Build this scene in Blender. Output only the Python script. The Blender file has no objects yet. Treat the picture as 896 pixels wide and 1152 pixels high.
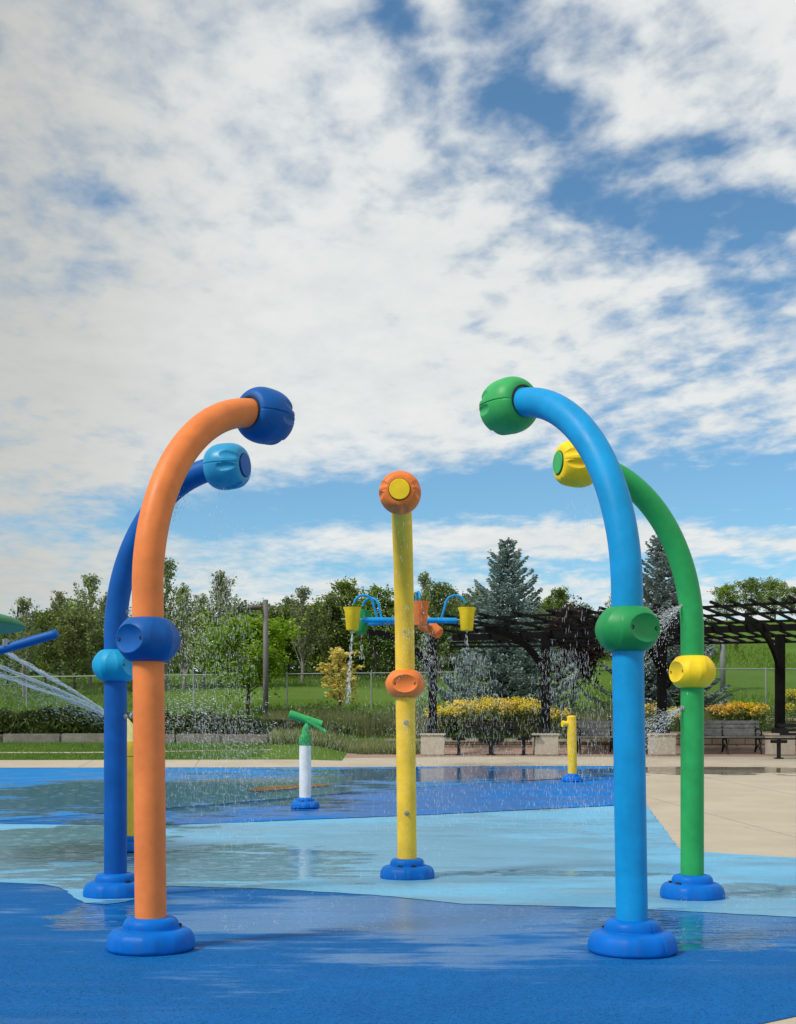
import bpy, bmesh, math, random
import numpy as np
from mathutils import Vector, Matrix

random.seed(7)
RNG = np.random.default_rng(11)
PI = math.pi
SC = bpy.context.scene
COL = SC.collection

# ------------------------------------------------------------------ view of the place
EYE = 1.162            # height of the camera above the near pad
F, CX, HY = 1366.0, 448.0, 825.0   # focal length, centre column and horizon row in photo pixels


# ------------------------------------------------------------------ terrain
def table(pts):
    ys = np.arange(-5, 140, 0.05)
    zs = np.interp(ys, [p[0] for p in pts], [p[1] for p in pts])
    k = np.exp(-0.5 * (np.arange(-24, 25) * 0.05 / 0.35) ** 2)
    k /= k.sum()
    zp = np.pad(zs, 24, mode='edge')
    return ys, np.convolve(zp, k, mode='valid')


PAD_PART = [(-5, -.045), (7.0, -.05), (9.3, -.10), (11, -.155), (12.8, -.145), (17.3, .015), (22.7, .215), (25, .29)]
T_R = table(PAD_PART + [(32, .575), (33.75, .60), (33.76, .98), (36, 1.25), (42, 2.0), (55, 4.1), (75, 7.4), (95, 9.9), (120, 10.3)])
T_L = table(PAD_PART + [(29.6, .50), (33.0, .86), (33.3, 1.0), (36, 1.25), (42, 2.0), (55, 3.6), (75, 5.0), (95, 5.6), (120, 5.8)])


def g(x, y):
    l = float(np.interp(y, *T_L))
    r = float(np.interp(y, *T_R))
    t = min(1.0, max(0.0, (x + 2.6) / 1.6))
    if y > 40:
        t = min(1.0, max(0.0, (x + 6) / 16.0))
    t = t * t * (3 - 2 * t)
    return l * (1 - t) + r * t


def ray(px, py, y):
    return Vector(((px - CX) / F * y, y, EYE + (HY - py) / F * y))


def on_ground(px, py):
    y = 3.0
    while y < 120:
        p = ray(px, py, y)
        if p.z <= g(p.x, y):
            return p
        y += 0.01
    return ray(px, py, 120)


def xat(px, y):
    return (px - CX) / F * y


# ------------------------------------------------------------------ object helpers
def tag(o, label=None, cat=None, group=None, kind=None):
    if label:
        o['label'] = label
    if cat:
        o['category'] = cat
    if group:
        o['group'] = group
    if kind:
        o['kind'] = kind
    return o


def thing(name, label, cat, loc=(0, 0, 0), rotz=0.0, group=None):
    o = bpy.data.objects.new(name, None)
    COL.objects.link(o)
    o.empty_display_size = 0.2
    o.location = loc
    o.rotation_euler = (0, 0, rotz)
    return tag(o, label, cat, group)


def link(name, me, mat, parent=None, smooth=False):
    o = bpy.data.objects.new(name, me)
    COL.objects.link(o)
    if mat is not None and len(me.materials) == 0:
        for m in (mat if isinstance(mat, (list, tuple)) else [mat]):
            me.materials.append(m)
    if parent is not None:
        o.parent = parent
    if smooth and len(me.polygons):
        me.polygons.foreach_set('use_smooth', [True] * len(me.polygons))
    return o


class MB:
    """collects shapes into ONE mesh"""

    def __init__(self):
        self.v, self.f = [], []

    def add(self, verts, faces):
        n = len(self.v)
        self.v += [tuple(p) for p in verts]
        self.f += [tuple(i + n for i in fc) for fc in faces]

    def box(self, c, s, rz=0.0, m=None):
        x, y, z = (q / 2 for q in s)
        vs = [Vector((a * x, b * y, d * z)) for d in (-1, 1) for a, b in ((-1, -1), (1, -1), (1, 1), (-1, 1))]
        R = Matrix.Rotation(rz, 3, 'Z') if m is None else m
        vs = [R @ p + Vector(c) for p in vs]
        self.add(vs, [(3, 2, 1, 0), (4, 5, 6, 7), (0, 1, 5, 4), (1, 2, 6, 5), (2, 3, 7, 6), (3, 0, 4, 7)])

    def bar(self, p, q, w, h, up=(0, 0, 1)):
        p, q = Vector(p), Vector(q)
        d = (q - p)
        L = d.length
        d.normalize()
        s = d.cross(Vector(up))
        if s.length < 1e-4:
            s = Vector((1, 0, 0))
        s.normalize()
        u = s.cross(d)
        M = Matrix((d, s, u)).transposed()
        self.box((p + q) / 2, (L, w, h), m=M)

    def tube(self, pts, rad, n=16, caps=True):
        pts = [Vector(p) for p in pts]
        if not isinstance(rad, (list, tuple)):
            rad = [rad] * len(pts)
        t0 = (pts[1] - pts[0]).normalized()
        a = t0.orthogonal().normalized()
        vs, fs = [], []
        for i, p in enumerate(pts):
            t = (pts[min(i + 1, len(pts) - 1)] - pts[max(i - 1, 0)]).normalized()
            a = (a - t * a.dot(t)).normalized()
            b = t.cross(a)
            for k in range(n):
                an = 2 * PI * k / n
                vs.append(p + (a * math.cos(an) + b * math.sin(an)) * rad[i])
        for i in range(len(pts) - 1):
            for k in range(n):
                k2 = (k + 1) % n
                fs.append((i * n + k, i * n + k2, (i + 1) * n + k2, (i + 1) * n + k))
        if caps:
            fs.append(tuple(range(n - 1, -1, -1)))
            m = (len(pts) - 1) * n
            fs.append(tuple(m + k for k in range(n)))
        self.add(vs, fs)

    def lathe(self, prof, n=48, o=(0, 0, 0), axis=None, cap=True):
        """prof: list of (r, h) from bottom to top round axis"""
        o = Vector(o)
        ax = Vector(axis or (0, 0, 1)).normalized()
        a = ax.orthogonal().normalized()
        b = ax.cross(a)
        vs, fs = [], []
        for r, h in prof:
            for k in range(n):
                an = 2 * PI * k / n
                vs.append(o + ax * h + (a * math.cos(an) + b * math.sin(an)) * r)
        for i in range(len(prof) - 1):
            for k in range(n):
                k2 = (k + 1) % n
                fs.append((i * n + k, i * n + k2, (i + 1) * n + k2, (i + 1) * n + k))
        if cap:
            fs.append(tuple(range(n - 1, -1, -1)))
            m = (len(prof) - 1) * n
            fs.append(tuple(m + k for k in range(n)))
        self.add(vs, fs)

    def mesh(self, name):
        me = bpy.data.meshes.new(name)
        me.from_pydata(self.v, [], self.f)
        me.update()
        return me

    def build(self, name, mat, parent=None, smooth=False, bevel=0.0):
        me = self.mesh(name)
        if bevel:
            bm = bmesh.new()
            bm.from_mesh(me)
            bmesh.ops.bevel(bm, geom=bm.edges[:], offset=bevel, segments=2, affect='EDGES', clamp_overlap=True)
            bm.to_mesh(me)
            bm.free()
        o = link(name, me, mat, parent, smooth)
        return o


def auto_smooth(o, deg=35):
    me = o.data
    me.polygons.foreach_set('use_smooth', [True] * len(me.polygons))
    bm = bmesh.new()
    bm.from_mesh(me)
    for e in bm.edges:
        if len(e.link_faces) == 2 and e.calc_face_angle(0) > math.radians(deg):
            e.smooth = False
    bm.to_mesh(me)
    bm.free()
    return o


def copy_tree(o, parent=None):
    c = o.copy()
    COL.objects.link(c)
    c.parent = parent
    for ch in list(o.children):
        copy_tree(ch, c)
    return c


def np_mesh(name, V, Q):
    """V (n,3) array, Q (m,4) or (m,3) array"""
    me = bpy.data.meshes.new(name)
    V = np.asarray(V, dtype=np.float32)
    Q = np.asarray(Q, dtype=np.int32)
    k = Q.shape[1]
    me.vertices.add(len(V))
    me.vertices.foreach_set('co', V.ravel())
    me.loops.add(Q.size)
    me.loops.foreach_set('vertex_index', Q.ravel())
    me.polygons.add(len(Q))
    me.polygons.foreach_set('loop_start', np.arange(0, Q.size, k, dtype=np.int32))
    me.polygons.foreach_set('loop_total', np.full(len(Q), k, dtype=np.int32))
    me.update(calc_edges=True)
    return me


# ------------------------------------------------------------------ materials
class NT:
    def __init__(self, tree):
        self.t = tree
        self.n = tree.nodes
        self.l = tree.links

    def new(self, kind, **kw):
        nd = self.n.new(kind)
        for k, v in kw.items():
            setattr(nd, k, v)
        return nd

    def set(self, sock, v):
        if hasattr(v, 'is_linked') or isinstance(v, bpy.types.NodeSocket):
            self.l.new(v, sock)
        elif v is not None:
            sock.default_value = v

    def math(self, op, a, b=None, c=None, clamp=False):
        nd = self.new('ShaderNodeMath', operation=op, use_clamp=clamp)
        self.set(nd.inputs[0], a)
        if b is not None:
            self.set(nd.inputs[1], b)
        if c is not None:
            self.set(nd.inputs[2], c)
        return nd.outputs[0]

    def add(self, a, b): return self.math('ADD', a, b)
    def sub(self, a, b): return self.math('SUBTRACT', a, b)
    def mul(self, a, b): return self.math('MULTIPLY', a, b)
    def div(self, a, b): return self.math('DIVIDE', a, b)

    def smooth(self, x, lo, hi, a=0.0, b=1.0):
        nd = self.new('ShaderNodeMapRange', interpolation_type='SMOOTHSTEP', clamp=True)
        self.set(nd.inputs['Value'], x)
        nd.inputs['From Min'].default_value = lo
        nd.inputs['From Max'].default_value = hi
        nd.inputs['To Min'].default_value = a
        nd.inputs['To Max'].default_value = b
        return nd.outputs[0]

    def lin(self, x, lo, hi, a=0.0, b=1.0):
        nd = self.new('ShaderNodeMapRange', clamp=True)
        self.set(nd.inputs['Value'], x)
        nd.inputs['From Min'].default_value = lo
        nd.inputs['From Max'].default_value = hi
        nd.inputs['To Min'].default_value = a
        nd.inputs['To Max'].default_value = b
        return nd.outputs[0]

    def noise(self, vec, scale, detail=4, rough=0.55, dist=0.0, lac=2.0):
        nd = self.new('ShaderNodeTexNoise')
        if vec is not None:
            self.l.new(vec, nd.inputs['Vector'])
        nd.inputs['Scale'].default_value = scale
        nd.inputs['Detail'].default_value = detail
        nd.inputs['Roughness'].default_value = rough
        nd.inputs['Distortion'].default_value = dist
        nd.inputs['Lacunarity'].default_value = lac
        return nd.outputs[0]

    def mapping(self, vec, scale=(1, 1, 1), loc=(0, 0, 0), rot=(0, 0, 0)):
        nd = self.new('ShaderNodeMapping')
        self.l.new(vec, nd.inputs['Vector'])
        nd.inputs['Scale'].default_value = scale
        nd.inputs['Location'].default_value = loc
        nd.inputs['Rotation'].default_value = rot
        return nd.outputs[0]

    def mix(self, fac, a, b, mode='MIX'):
        nd = self.new('ShaderNodeMix', data_type='RGBA', blend_type=mode)
        self.set(nd.inputs[0], fac)
        for s, v in ((nd.inputs[6], a), (nd.inputs[7], b)):
            if isinstance(v, (tuple, list)):
                s.default_value = (*v[:3], 1)
            else:
                self.l.new(v, s)
        return nd.outputs[2]

    def bump(self, h, strength=0.3, dist=0.01):
        nd = self.new('ShaderNodeBump')
        nd.inputs['Strength'].default_value = strength
        nd.inputs['Distance'].default_value = dist
        self.l.new(h, nd.inputs['Height'])
        return nd.outputs[0]


def new_mat(name):
    m = bpy.data.materials.new(name)
    m.use_nodes = True
    nt = NT(m.node_tree)
    return m, nt, m.node_tree.nodes['Principled BSDF']


def obj_pos(nt):
    return nt.new('ShaderNodeTexCoord').outputs['Object']


def world_pos(nt):
    return nt.new('ShaderNodeNewGeometry').outputs['Position']


def paint(name, col, rough=0.46, var=0.16, wear=0.5, spec=0.22):
    """powder-coated metal or moulded plastic: slight mottling, faint dried-water runs and pin marks"""
    m, nt, b = new_mat(name)
    p = world_pos(nt)
    n1 = nt.noise(p, 6, 5, .6)
    n2 = nt.noise(nt.mapping(p, (26, 26, 2.2)), 1.0, 4, .6)
    n3 = nt.noise(p, 90, 2, .5)
    c = nt.mix(nt.lin(n1, .3, .7), tuple(q * (1 - var) for q in col), tuple(min(1, q * (1 + var * .6)) for q in col))
    run = nt.smooth(n2, .60, .80, 0, wear * .22)
    mean = sum(col) / 3
    pale = tuple(q * .78 + .22 * (mean * .7 + .12) for q in col)
    c = nt.mix(run, c, pale)
    c = nt.mix(nt.smooth(n3, .70, .78, 0, wear * .4), c, tuple(q * .62 for q in col))
    n4 = nt.noise(nt.mapping(p, (9, 9, 30)), 1.0, 5, .7)
    c = nt.mix(nt.smooth(n4, .66, .74, 0, wear * .45), c, tuple(q * .7 + .30 * (mean * .7 + .12) for q in col))
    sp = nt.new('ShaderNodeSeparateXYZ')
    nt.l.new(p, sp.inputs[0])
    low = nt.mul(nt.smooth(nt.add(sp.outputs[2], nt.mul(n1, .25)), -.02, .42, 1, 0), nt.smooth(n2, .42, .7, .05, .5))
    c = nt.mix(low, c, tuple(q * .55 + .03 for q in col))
    nt.l.new(c, b.inputs['Base Color'])
    nt.l.new(nt.lin(nt.add(n1, nt.mul(n2, .5)), .5, 1.1, rough - .1, rough + .14), b.inputs['Roughness'])
    b.inputs['Specular IOR Level'].default_value = spec
    nt.l.new(nt.bump(nt.noise(p, 320, 2, .5), .10, .002), b.inputs['Normal'])
    return m


def plain(name, col, rough=0.6, var=0.2, scale=8, metal=0.0, bump=0.15, bdist=.004, bscale=60, spec=.4):
    m, nt, b = new_mat(name)
    p = world_pos(nt)
    n1 = nt.noise(p, scale, 6, .65)
    c = nt.mix(nt.lin(n1, .3, .7), tuple(q * (1 - var) for q in col), tuple(min(1, q * (1 + var)) for q in col))
    nt.l.new(c, b.inputs['Base Color'])
    b.inputs['Roughness'].default_value = rough
    b.inputs['Metallic'].default_value = metal
    b.inputs['Specular IOR Level'].default_value = spec
    nt.l.new(nt.bump(nt.noise(p, bscale, 4, .6), bump, bdist), b.inputs['Normal'])
    return m


def leaf_mat(name, c1, c2, scale=1.2, trans=0.35, var=.25):
    m = bpy.data.materials.new(name)
    m.use_nodes = True
    nt = NT(m.node_tree)
    nt.n.clear()
    out = nt.new('ShaderNodeOutputMaterial')
    geo = nt.new('ShaderNodeNewGeometry')
    info = nt.new('ShaderNodeObjectInfo')
    n1 = nt.noise(geo.outputs['Position'], scale, 4, .6)
    f = nt.add(nt.mul(n1, .8), nt.mul(geo.outputs['Random Per Island'], .45))
    c = nt.mix(nt.lin(f, .28, .85), c1, c2)
    hs = nt.new('ShaderNodeHueSaturation')
    nt.l.new(c, hs.inputs['Color'])
    nt.l.new(nt.lin(info.outputs['Random'], 0, 1, .485, .515), hs.inputs['Hue'])
    nt.l.new(nt.lin(nt.math('FRACT', nt.mul(info.outputs['Random'], 7.3)), 0, 1, 1 - var, 1 + var), hs.inputs['Value'])
    nt.l.new(nt.lin(nt.math('FRACT', nt.mul(info.outputs['Random'], 3.7)), 0, 1, .8, 1.1), hs.inputs['Saturation'])
    d = nt.new('ShaderNodeBsdfDiffuse')
    t = nt.new('ShaderNodeBsdfTranslucent')
    gl = nt.new('ShaderNodeBsdfGlossy')
    gl.inputs['Roughness'].default_value = .45
    gl.inputs['Color'].default_value = (.5, .5, .5, 1)
    nt.l.new(hs.outputs[0], d.inputs[0])
    nt.l.new(hs.outputs[0], t.inputs[0])
    ms = nt.new('ShaderNodeMixShader')
    ms.inputs[0].default_value = trans
    nt.l.new(d.outputs[0], ms.inputs[1])
    nt.l.new(t.outputs[0], ms.inputs[2])
    m2 = nt.new('ShaderNodeMixShader')
    m2.inputs[0].default_value = .04
    nt.l.new(ms.outputs[0], m2.inputs[1])
    nt.l.new(gl.outputs[0], m2.inputs[2])
    nt.l.new(m2.outputs[0], out.inputs[0])
    return m


# ---- wetness of the pad: puddle outlines in metres, edges broken by stretched noise
def puddle(px, py, hx, hy):
    c = on_ground(px, py)
    y0 = on_ground(px, py + hy).y
    y1 = on_ground(px, py - hy).y
    return (c.x, (y0 + y1) / 2, hx / F * c.y, max(.12, (y1 - y0) / 2))


PUDDLES = [puddle(235, 978, 200, 24), puddle(50, 955, 130, 36), puddle(130, 898, 240, 22), puddle(270, 893, 160, 20),
           puddle(520, 872, 190, 9), puddle(800, 867, 130, 5), puddle(640, 984, 190, 3.5), puddle(860, 1003, 60, 9),
           puddle(120, 1030, 60, 22), puddle(745, 1050, 110, 26)]
DAMP = [puddle(430, 1040, 330, 40), puddle(450, 960, 420, 46), puddle(840, 1025, 110, 40), puddle(300, 900, 420, 38)]


def make_wet_group():
    gr = bpy.data.node_groups.new('pad_wetness', 'ShaderNodeTree')
    gr.interface.new_socket('Puddle', in_out='OUTPUT', socket_type='NodeSocketFloat')
    gr.interface.new_socket('Damp', in_out='OUTPUT', socket_type='NodeSocketFloat')
    nt = NT(gr)
    out = nt.new('NodeGroupOutput')
    p = nt.new('ShaderNodeNewGeometry').outputs['Position']
    sx = nt.new('ShaderNodeSeparateXYZ')
    nt.l.new(p, sx.inputs[0])
    n1 = nt.noise(nt.mapping(p, (.55, 1.2, 1)), 1.0, 6, .6)
    n2 = nt.noise(nt.mapping(p, (1.6, 3.2, 1)), 1.0, 5, .62)
    n3 = nt.noise(nt.mapping(p, (.8, 9.0, 1)), 1.0, 5, .65)
    jit = nt.add(nt.add(nt.mul(nt.sub(n1, .5), 2.2), nt.mul(nt.sub(n2, .5), 1.3)), nt.mul(nt.sub(n3, .5), 1.1))

    def field(lst):
        acc = None
        for (cx, cy, hx, hy) in lst:
            a = nt.math('POWER', nt.div(nt.sub(sx.outputs[0], cx), hx), 2.0)
            b = nt.math('POWER', nt.div(nt.sub(sx.outputs[1], cy), hy), 2.0)
            v = nt.sub(1.0, nt.math('SQRT', nt.add(a, b)))
            acc = v if acc is None else nt.math('MAXIMUM', acc, v)
        return acc
    pud = nt.smooth(nt.add(field(PUDDLES), jit), .0, .16)
    dmp = nt.smooth(nt.add(field(DAMP), nt.mul(jit, 1.2)), -.15, .45)
    nt.l.new(pud, out.inputs[0])
    nt.l.new(dmp, out.inputs[1])
    return gr


WET = make_wet_group()


def pad_mat(name, col, grain=.45, dry=.72, dampr=.33, wetdark=.62, pale=.0, gran=120, ripple=1.0, painted_sheen=0.0):
    """rubber safety surfacing: coloured crumb, damp sheen and standing water"""
    m, nt, b = new_mat(name)
    w = nt.new('ShaderNodeGroup')
    w.node_tree = WET
    p = world_pos(nt)
    n1 = nt.noise(nt.mapping(p, (.8, .8, .8)), 1.0, 6, .65)
    n2 = nt.noise(p, gran, 2, .5)
    n4 = nt.noise(p, 55, 3, .6)
    c = nt.mix(nt.lin(n1, .25, .75), tuple(q * .84 for q in col), tuple(min(1, q * 1.14) for q in col))
    c = nt.mix(nt.smooth(n2, .52, .72, 0, grain), c, tuple(q * .14 for q in col))
    c = nt.mix(nt.smooth(n2, .28, .42, grain * .45, 0), c, tuple(min(1, q * 1.2 + .06) for q in col))
    c = nt.mix(nt.smooth(n4, .55, .78, 0, .55), c, tuple(q * .38 for q in col))
    n8 = nt.noise(p, 11, 5, .7)
    c = nt.mix(nt.smooth(n8, .52, .75, 0, .35), c, tuple(q * .55 for q in col))
    # scuffs and sun-faded patches
    n3 = nt.noise(nt.mapping(p, (.5, 2.0, 1)), 1.3, 5, .7)
    c = nt.mix(nt.smooth(n3, .55, .75, 0, .14 + pale), c, tuple(q * .8 + .10 for q in col))
    n5 = nt.noise(p, 3.0, 6, .75)
    c = nt.mix(nt.smooth(n5, .70, .76, 0, .30), c, (.30, .36, .42))
    n6 = nt.noise(nt.mapping(p, (.45, 4.2, 1)), 1.0, 6, .68, .3)
    c = nt.mix(nt.mul(nt.smooth(n6, .50, .66, 0, .42), w.outputs['Damp']), c, tuple(q * .55 for q in col))
    n7 = nt.noise(nt.mapping(p, (.3, 2.6, 1), loc=(3, 1, 0)), 1.0, 5, .6)
    c = nt.mix(nt.smooth(n7, .54, .70, 0, .13), c, tuple(q * .8 + .14 for q in col))
    wet = nt.math('MAXIMUM', w.outputs['Puddle'], nt.mul(w.outputs['Damp'], .5))
    c = nt.mix(wet, c, nt.mix(1.0, c, (wetdark,) * 3, 'MULTIPLY'))
    if painted_sheen:   # bright sky sheen of the damp areas, painted into the base colour
        c = nt.mix(nt.mul(w.outputs['Damp'], nt.add(painted_sheen, nt.mul(nt.sub(n6, .5), .8))), c, (.06, .27, .60))
    nt.l.new(c, b.inputs['Base Color'])
    r0 = nt.add(dry, nt.mul(nt.sub(n4, .5), .3))
    r1 = nt.add(dampr, nt.mul(nt.sub(n3, .5), .35))
    rr = nt.add(nt.mul(r0, nt.sub(1.0, w.outputs['Damp'])), nt.mul(r1, w.outputs['Damp']))
    rr = nt.add(nt.mul(rr, nt.sub(1.0, w.outputs['Puddle'])), nt.mul(.035, w.outputs['Puddle']))
    nt.l.new(rr, b.inputs['Roughness'])
    nt.l.new(nt.add(.12, nt.mul(wet, .9)), b.inputs['Specular IOR Level'])
    hh = nt.mul(nt.add(nt.mul(n2, .5), nt.mul(n4, .5)), nt.sub(1.0, w.outputs['Puddle']))
    rip = nt.noise(nt.mapping(p, (2.4, 6.5, 1)), 2.2, 4, .55, .5)
    vo = nt.new('ShaderNodeTexVoronoi')
    vo.inputs['Scale'].default_value = 4.5
    vo.inputs['Randomness'].default_value = 1.0
    nt.l.new(nt.mapping(p, (1, 1, .001)), vo.inputs['Vector'])
    dd = vo.outputs['Distance']
    ring = nt.mul(nt.math('SINE', nt.mul(dd, 70)), nt.smooth(dd, .05, .42, .30, 0))
    rip = nt.add(rip, ring)
    b1 = nt.new('ShaderNodeBump')
    b1.inputs['Strength'].default_value = .55
    b1.inputs['Distance'].default_value = .004
    lev = nt.new('ShaderNodeMix', data_type='VECTOR')
    nt.l.new(nt.math('MAXIMUM', w.outputs['Puddle'], w.outputs['Damp']), lev.inputs[0])
    nt.l.new(nt.new('ShaderNodeNewGeometry').outputs['Normal'], lev.inputs[4])
    lev.inputs[5].default_value = (0, 0, 1)      # standing water lies level
    nt.l.new(lev.outputs[1], b1.inputs['Normal'])
    nt.l.new(hh, b1.inputs['Height'])
    b2 = nt.new('ShaderNodeBump')
    nt.l.new(nt.mul(w.outputs['Puddle'], .30 * ripple), b2.inputs['Strength'])
    b2.inputs['Distance'].default_value = .02
    nt.l.new(rip, b2.inputs['Height'])
    nt.l.new(b1.outputs[0], b2.inputs['Normal'])
    nt.l.new(b2.outputs[0], b.inputs['Normal'])
    return m


M = {}
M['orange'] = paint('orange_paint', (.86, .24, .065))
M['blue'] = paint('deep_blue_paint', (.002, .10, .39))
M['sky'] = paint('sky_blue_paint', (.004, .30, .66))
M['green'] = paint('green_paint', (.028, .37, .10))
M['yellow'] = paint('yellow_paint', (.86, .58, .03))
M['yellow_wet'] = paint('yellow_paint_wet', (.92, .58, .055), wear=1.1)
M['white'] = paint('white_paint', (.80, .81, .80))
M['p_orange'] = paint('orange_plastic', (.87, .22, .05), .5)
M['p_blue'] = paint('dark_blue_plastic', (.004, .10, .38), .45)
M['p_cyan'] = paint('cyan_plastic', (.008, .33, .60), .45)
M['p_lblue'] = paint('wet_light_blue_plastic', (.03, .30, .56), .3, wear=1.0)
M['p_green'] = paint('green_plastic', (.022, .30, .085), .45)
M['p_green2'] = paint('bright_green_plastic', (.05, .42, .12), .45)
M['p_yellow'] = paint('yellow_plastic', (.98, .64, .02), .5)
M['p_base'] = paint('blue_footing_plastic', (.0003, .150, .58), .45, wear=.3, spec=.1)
M['dark'] = plain('dark_recess', (.012, .012, .014), .7, .2)
M['steel'] = plain('stainless_steel', (.55, .56, .57), .3, .1, 10, 1.0)
M['nozzle'] = plain('dull_nozzle_brass', (.34, .31, .25), .5, .2)
M['bronze'] = plain('dark_bronze_steel', (.10, .09, .085), .55, .2)
M['black_wood'] = plain('black_stained_timber', (.006, .0055, .006), .75, .4, 6, spec=.12)
M['black_metal'] = plain('black_metal', (.014, .014, .016), .5, .3, spec=.25)
M['grey_wood'] = plain('weathered_grey_timber', (.20, .20, .195), .75, .35, 9)
M['galv'] = plain('galvanised_pipe', (.30, .33, .31), .5, .15, 8, .3)
M['greymetal'] = plain('grey_painted_post', (.17, .19, .18), .55, .15)
M['plinth'] = plain('precast_stone', (.52, .46, .37), .85, .15, 14, bump=.4)
M['bark'] = plain('grey_brown_bark', (.07, .055, .043), .9, .35, 10, bump=.6, bdist=.02)
M['birchbark'] = plain('pale_bark', (.22, .21, .18), .9, .4, 7, bump=.5)
M['stem'] = plain('green_stems', (.10, .12, .035), .8, .3)

# concrete, brick pavers, stone courses
def concrete_mat():
    m, nt, b = new_mat('broom_finished_concrete')
    w = nt.new('ShaderNodeGroup')
    w.node_tree = WET
    p = world_pos(nt)
    n1 = nt.noise(p, .7, 6, .65)
    n2 = nt.noise(p, 45, 4, .65)
    n3 = nt.noise(nt.mapping(p, (.6, 2.4, 1)), 1.0, 6, .7)
    c = nt.mix(nt.lin(n1, .3, .7), (.42, .355, .26), (.52, .445, .335))
    c = nt.mix(nt.smooth(n2, .56, .74, 0, .35), c, (.36, .31, .24))
    c = nt.mix(nt.smooth(n3, .58, .72, 0, .3), c, (.40, .35, .27))
    vor = nt.new('ShaderNodeTexVoronoi', feature='DISTANCE_TO_EDGE')
    wob = nt.new('ShaderNodeVectorMath', operation='ADD')
    nz = nt.new('ShaderNodeTexNoise')
    nz.inputs['Scale'].default_value = 1.4
    nz.inputs['Detail'].default_value = 5
    nt.l.new(p, nz.inputs['Vector'])
    nt.l.new(nt.mapping(p, (.22, .22, 0)), wob.inputs[0])
    nt.l.new(nt.mapping(nz.outputs['Color'], (.25, .25, 0)), wob.inputs[1])
    nt.l.new(wob.outputs[0], vor.inputs['Vector'])
    vor.inputs['Scale'].default_value = 1.0
    c = nt.mix(nt.smooth(vor.outputs['Distance'], .0, .006, .30, 0), c, (.20, .17, .13))
    n4 = nt.noise(p, 3.2, 6, .72)
    c = nt.mix(nt.smooth(n4, .58, .74, 0, .35), c, (.33, .285, .21))
    # saw-cut joints
    s = nt.new('ShaderNodeSeparateXYZ')
    nt.l.new(p, s.inputs[0])
    j = nt.math('ABSOLUTE', nt.sub(nt.math('FRACT', nt.div(nt.add(s.outputs[0], nt.mul(s.outputs[1], .12)), 2.6)), .5))
    c = nt.mix(nt.smooth(j, .004, .010, .55, 0), c, (.22, .19, .15))
    wet = nt.math('MAXIMUM', w.outputs['Puddle'], 0)
    c = nt.mix(wet, c, nt.mix(1.0, c, (.5, .5, .48), 'MULTIPLY'))
    nt.l.new(c, b.inputs['Base Color'])
    nt.l.new(nt.lin(wet, 0, 1, .85, .04), b.inputs['Roughness'])
    nt.l.new(nt.bump(nt.mul(n2, nt.sub(1.0, wet)), .35, .004), b.inputs['Normal'])
    return m


def brick_mat(name, c1, c2, mortar, bw, bh, rough=.85, vertical=False, msize=.012, off=.5):
    m, nt, b = new_mat(name)
    p = world_pos(nt)
    if vertical:   # courses up a wall that runs along X
        s = nt.new('ShaderNodeSeparateXYZ')
        nt.l.new(p, s.inputs[0])
        cmb = nt.new('ShaderNodeCombineXYZ')
        nt.l.new(s.outputs[0], cmb.inputs[0])
        nt.l.new(s.outputs[2], cmb.inputs[1])
        p2 = cmb.outputs[0]
    else:
        p2 = p
    br = nt.new('ShaderNodeTexBrick')
    br.offset = off
    nt.l.new(p2, br.inputs['Vector'])
    br.inputs['Scale'].default_value = 1
    br.inputs['Brick Width'].default_value = bw
    br.inputs['Row Height'].default_value = bh
    br.inputs['Mortar Size'].default_value = msize
    br.inputs['Color1'].default_value = (*c1, 1)
    br.inputs['Color2'].default_value = (*c2, 1)
    br.inputs['Mortar'].default_value = (*mortar, 1)
    n = nt.noise(p, 9, 6, .7)
    c = nt.mix(nt.smooth(n, .45, .72, 0, .6), br.outputs['Color'], tuple(q * .55 for q in c1))
    nt.l.new(c, b.inputs['Base Color'])
    b.inputs['Roughness'].default_value = rough
    hh = nt.add(nt.mul(br.outputs['Fac'], -1.0), nt.mul(nt.noise(p, 40, 4, .6), .5))
    nt.l.new(nt.bump(hh, .6, .012), b.inputs['Normal'])
    return m


M['concrete'] = concrete_mat()
M['pavers'] = brick_mat('red_brick_pavers', (.34, .19, .135), (.42, .27, .20), (.30, .26, .22), .21, .105)
M['wallstone'] = brick_mat('stacked_wall_stone', (.34, .27, .20), (.25, .19, .145), (.06, .05, .04), .46, .17, vertical=True, msize=.014)
M['capstone'] = plain('wall_cap_stone', (.42, .36, .28), .85, .25, 5, bump=.4)
M['kerbstone'] = plain('grey_quarry_stone', (.215, .20, .17), .9, .3, 4, bump=.6, bdist=.02, bscale=14)

M['pad_blue'] = pad_mat('dark_blue_rubber', (.0005, .118, .375), .85, wetdark=.92, dampr=.24, painted_sheen=.42)
M['pad_mid'] = pad_mat('mid_blue_rubber', (.010, .21, .55), .3, wetdark=.8)
M['pad_wave'] = pad_mat('royal_blue_rubber', (.001, .165, .55), .25, dampr=.4)
M['pad_cyan'] = pad_mat('pale_cyan_rubber', (.165, .44, .65), .30, dampr=.36, wetdark=.78, pale=.08)
M['pad_orange'] = pad_mat('orange_rubber', (.70, .14, .085), .3)

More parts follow.
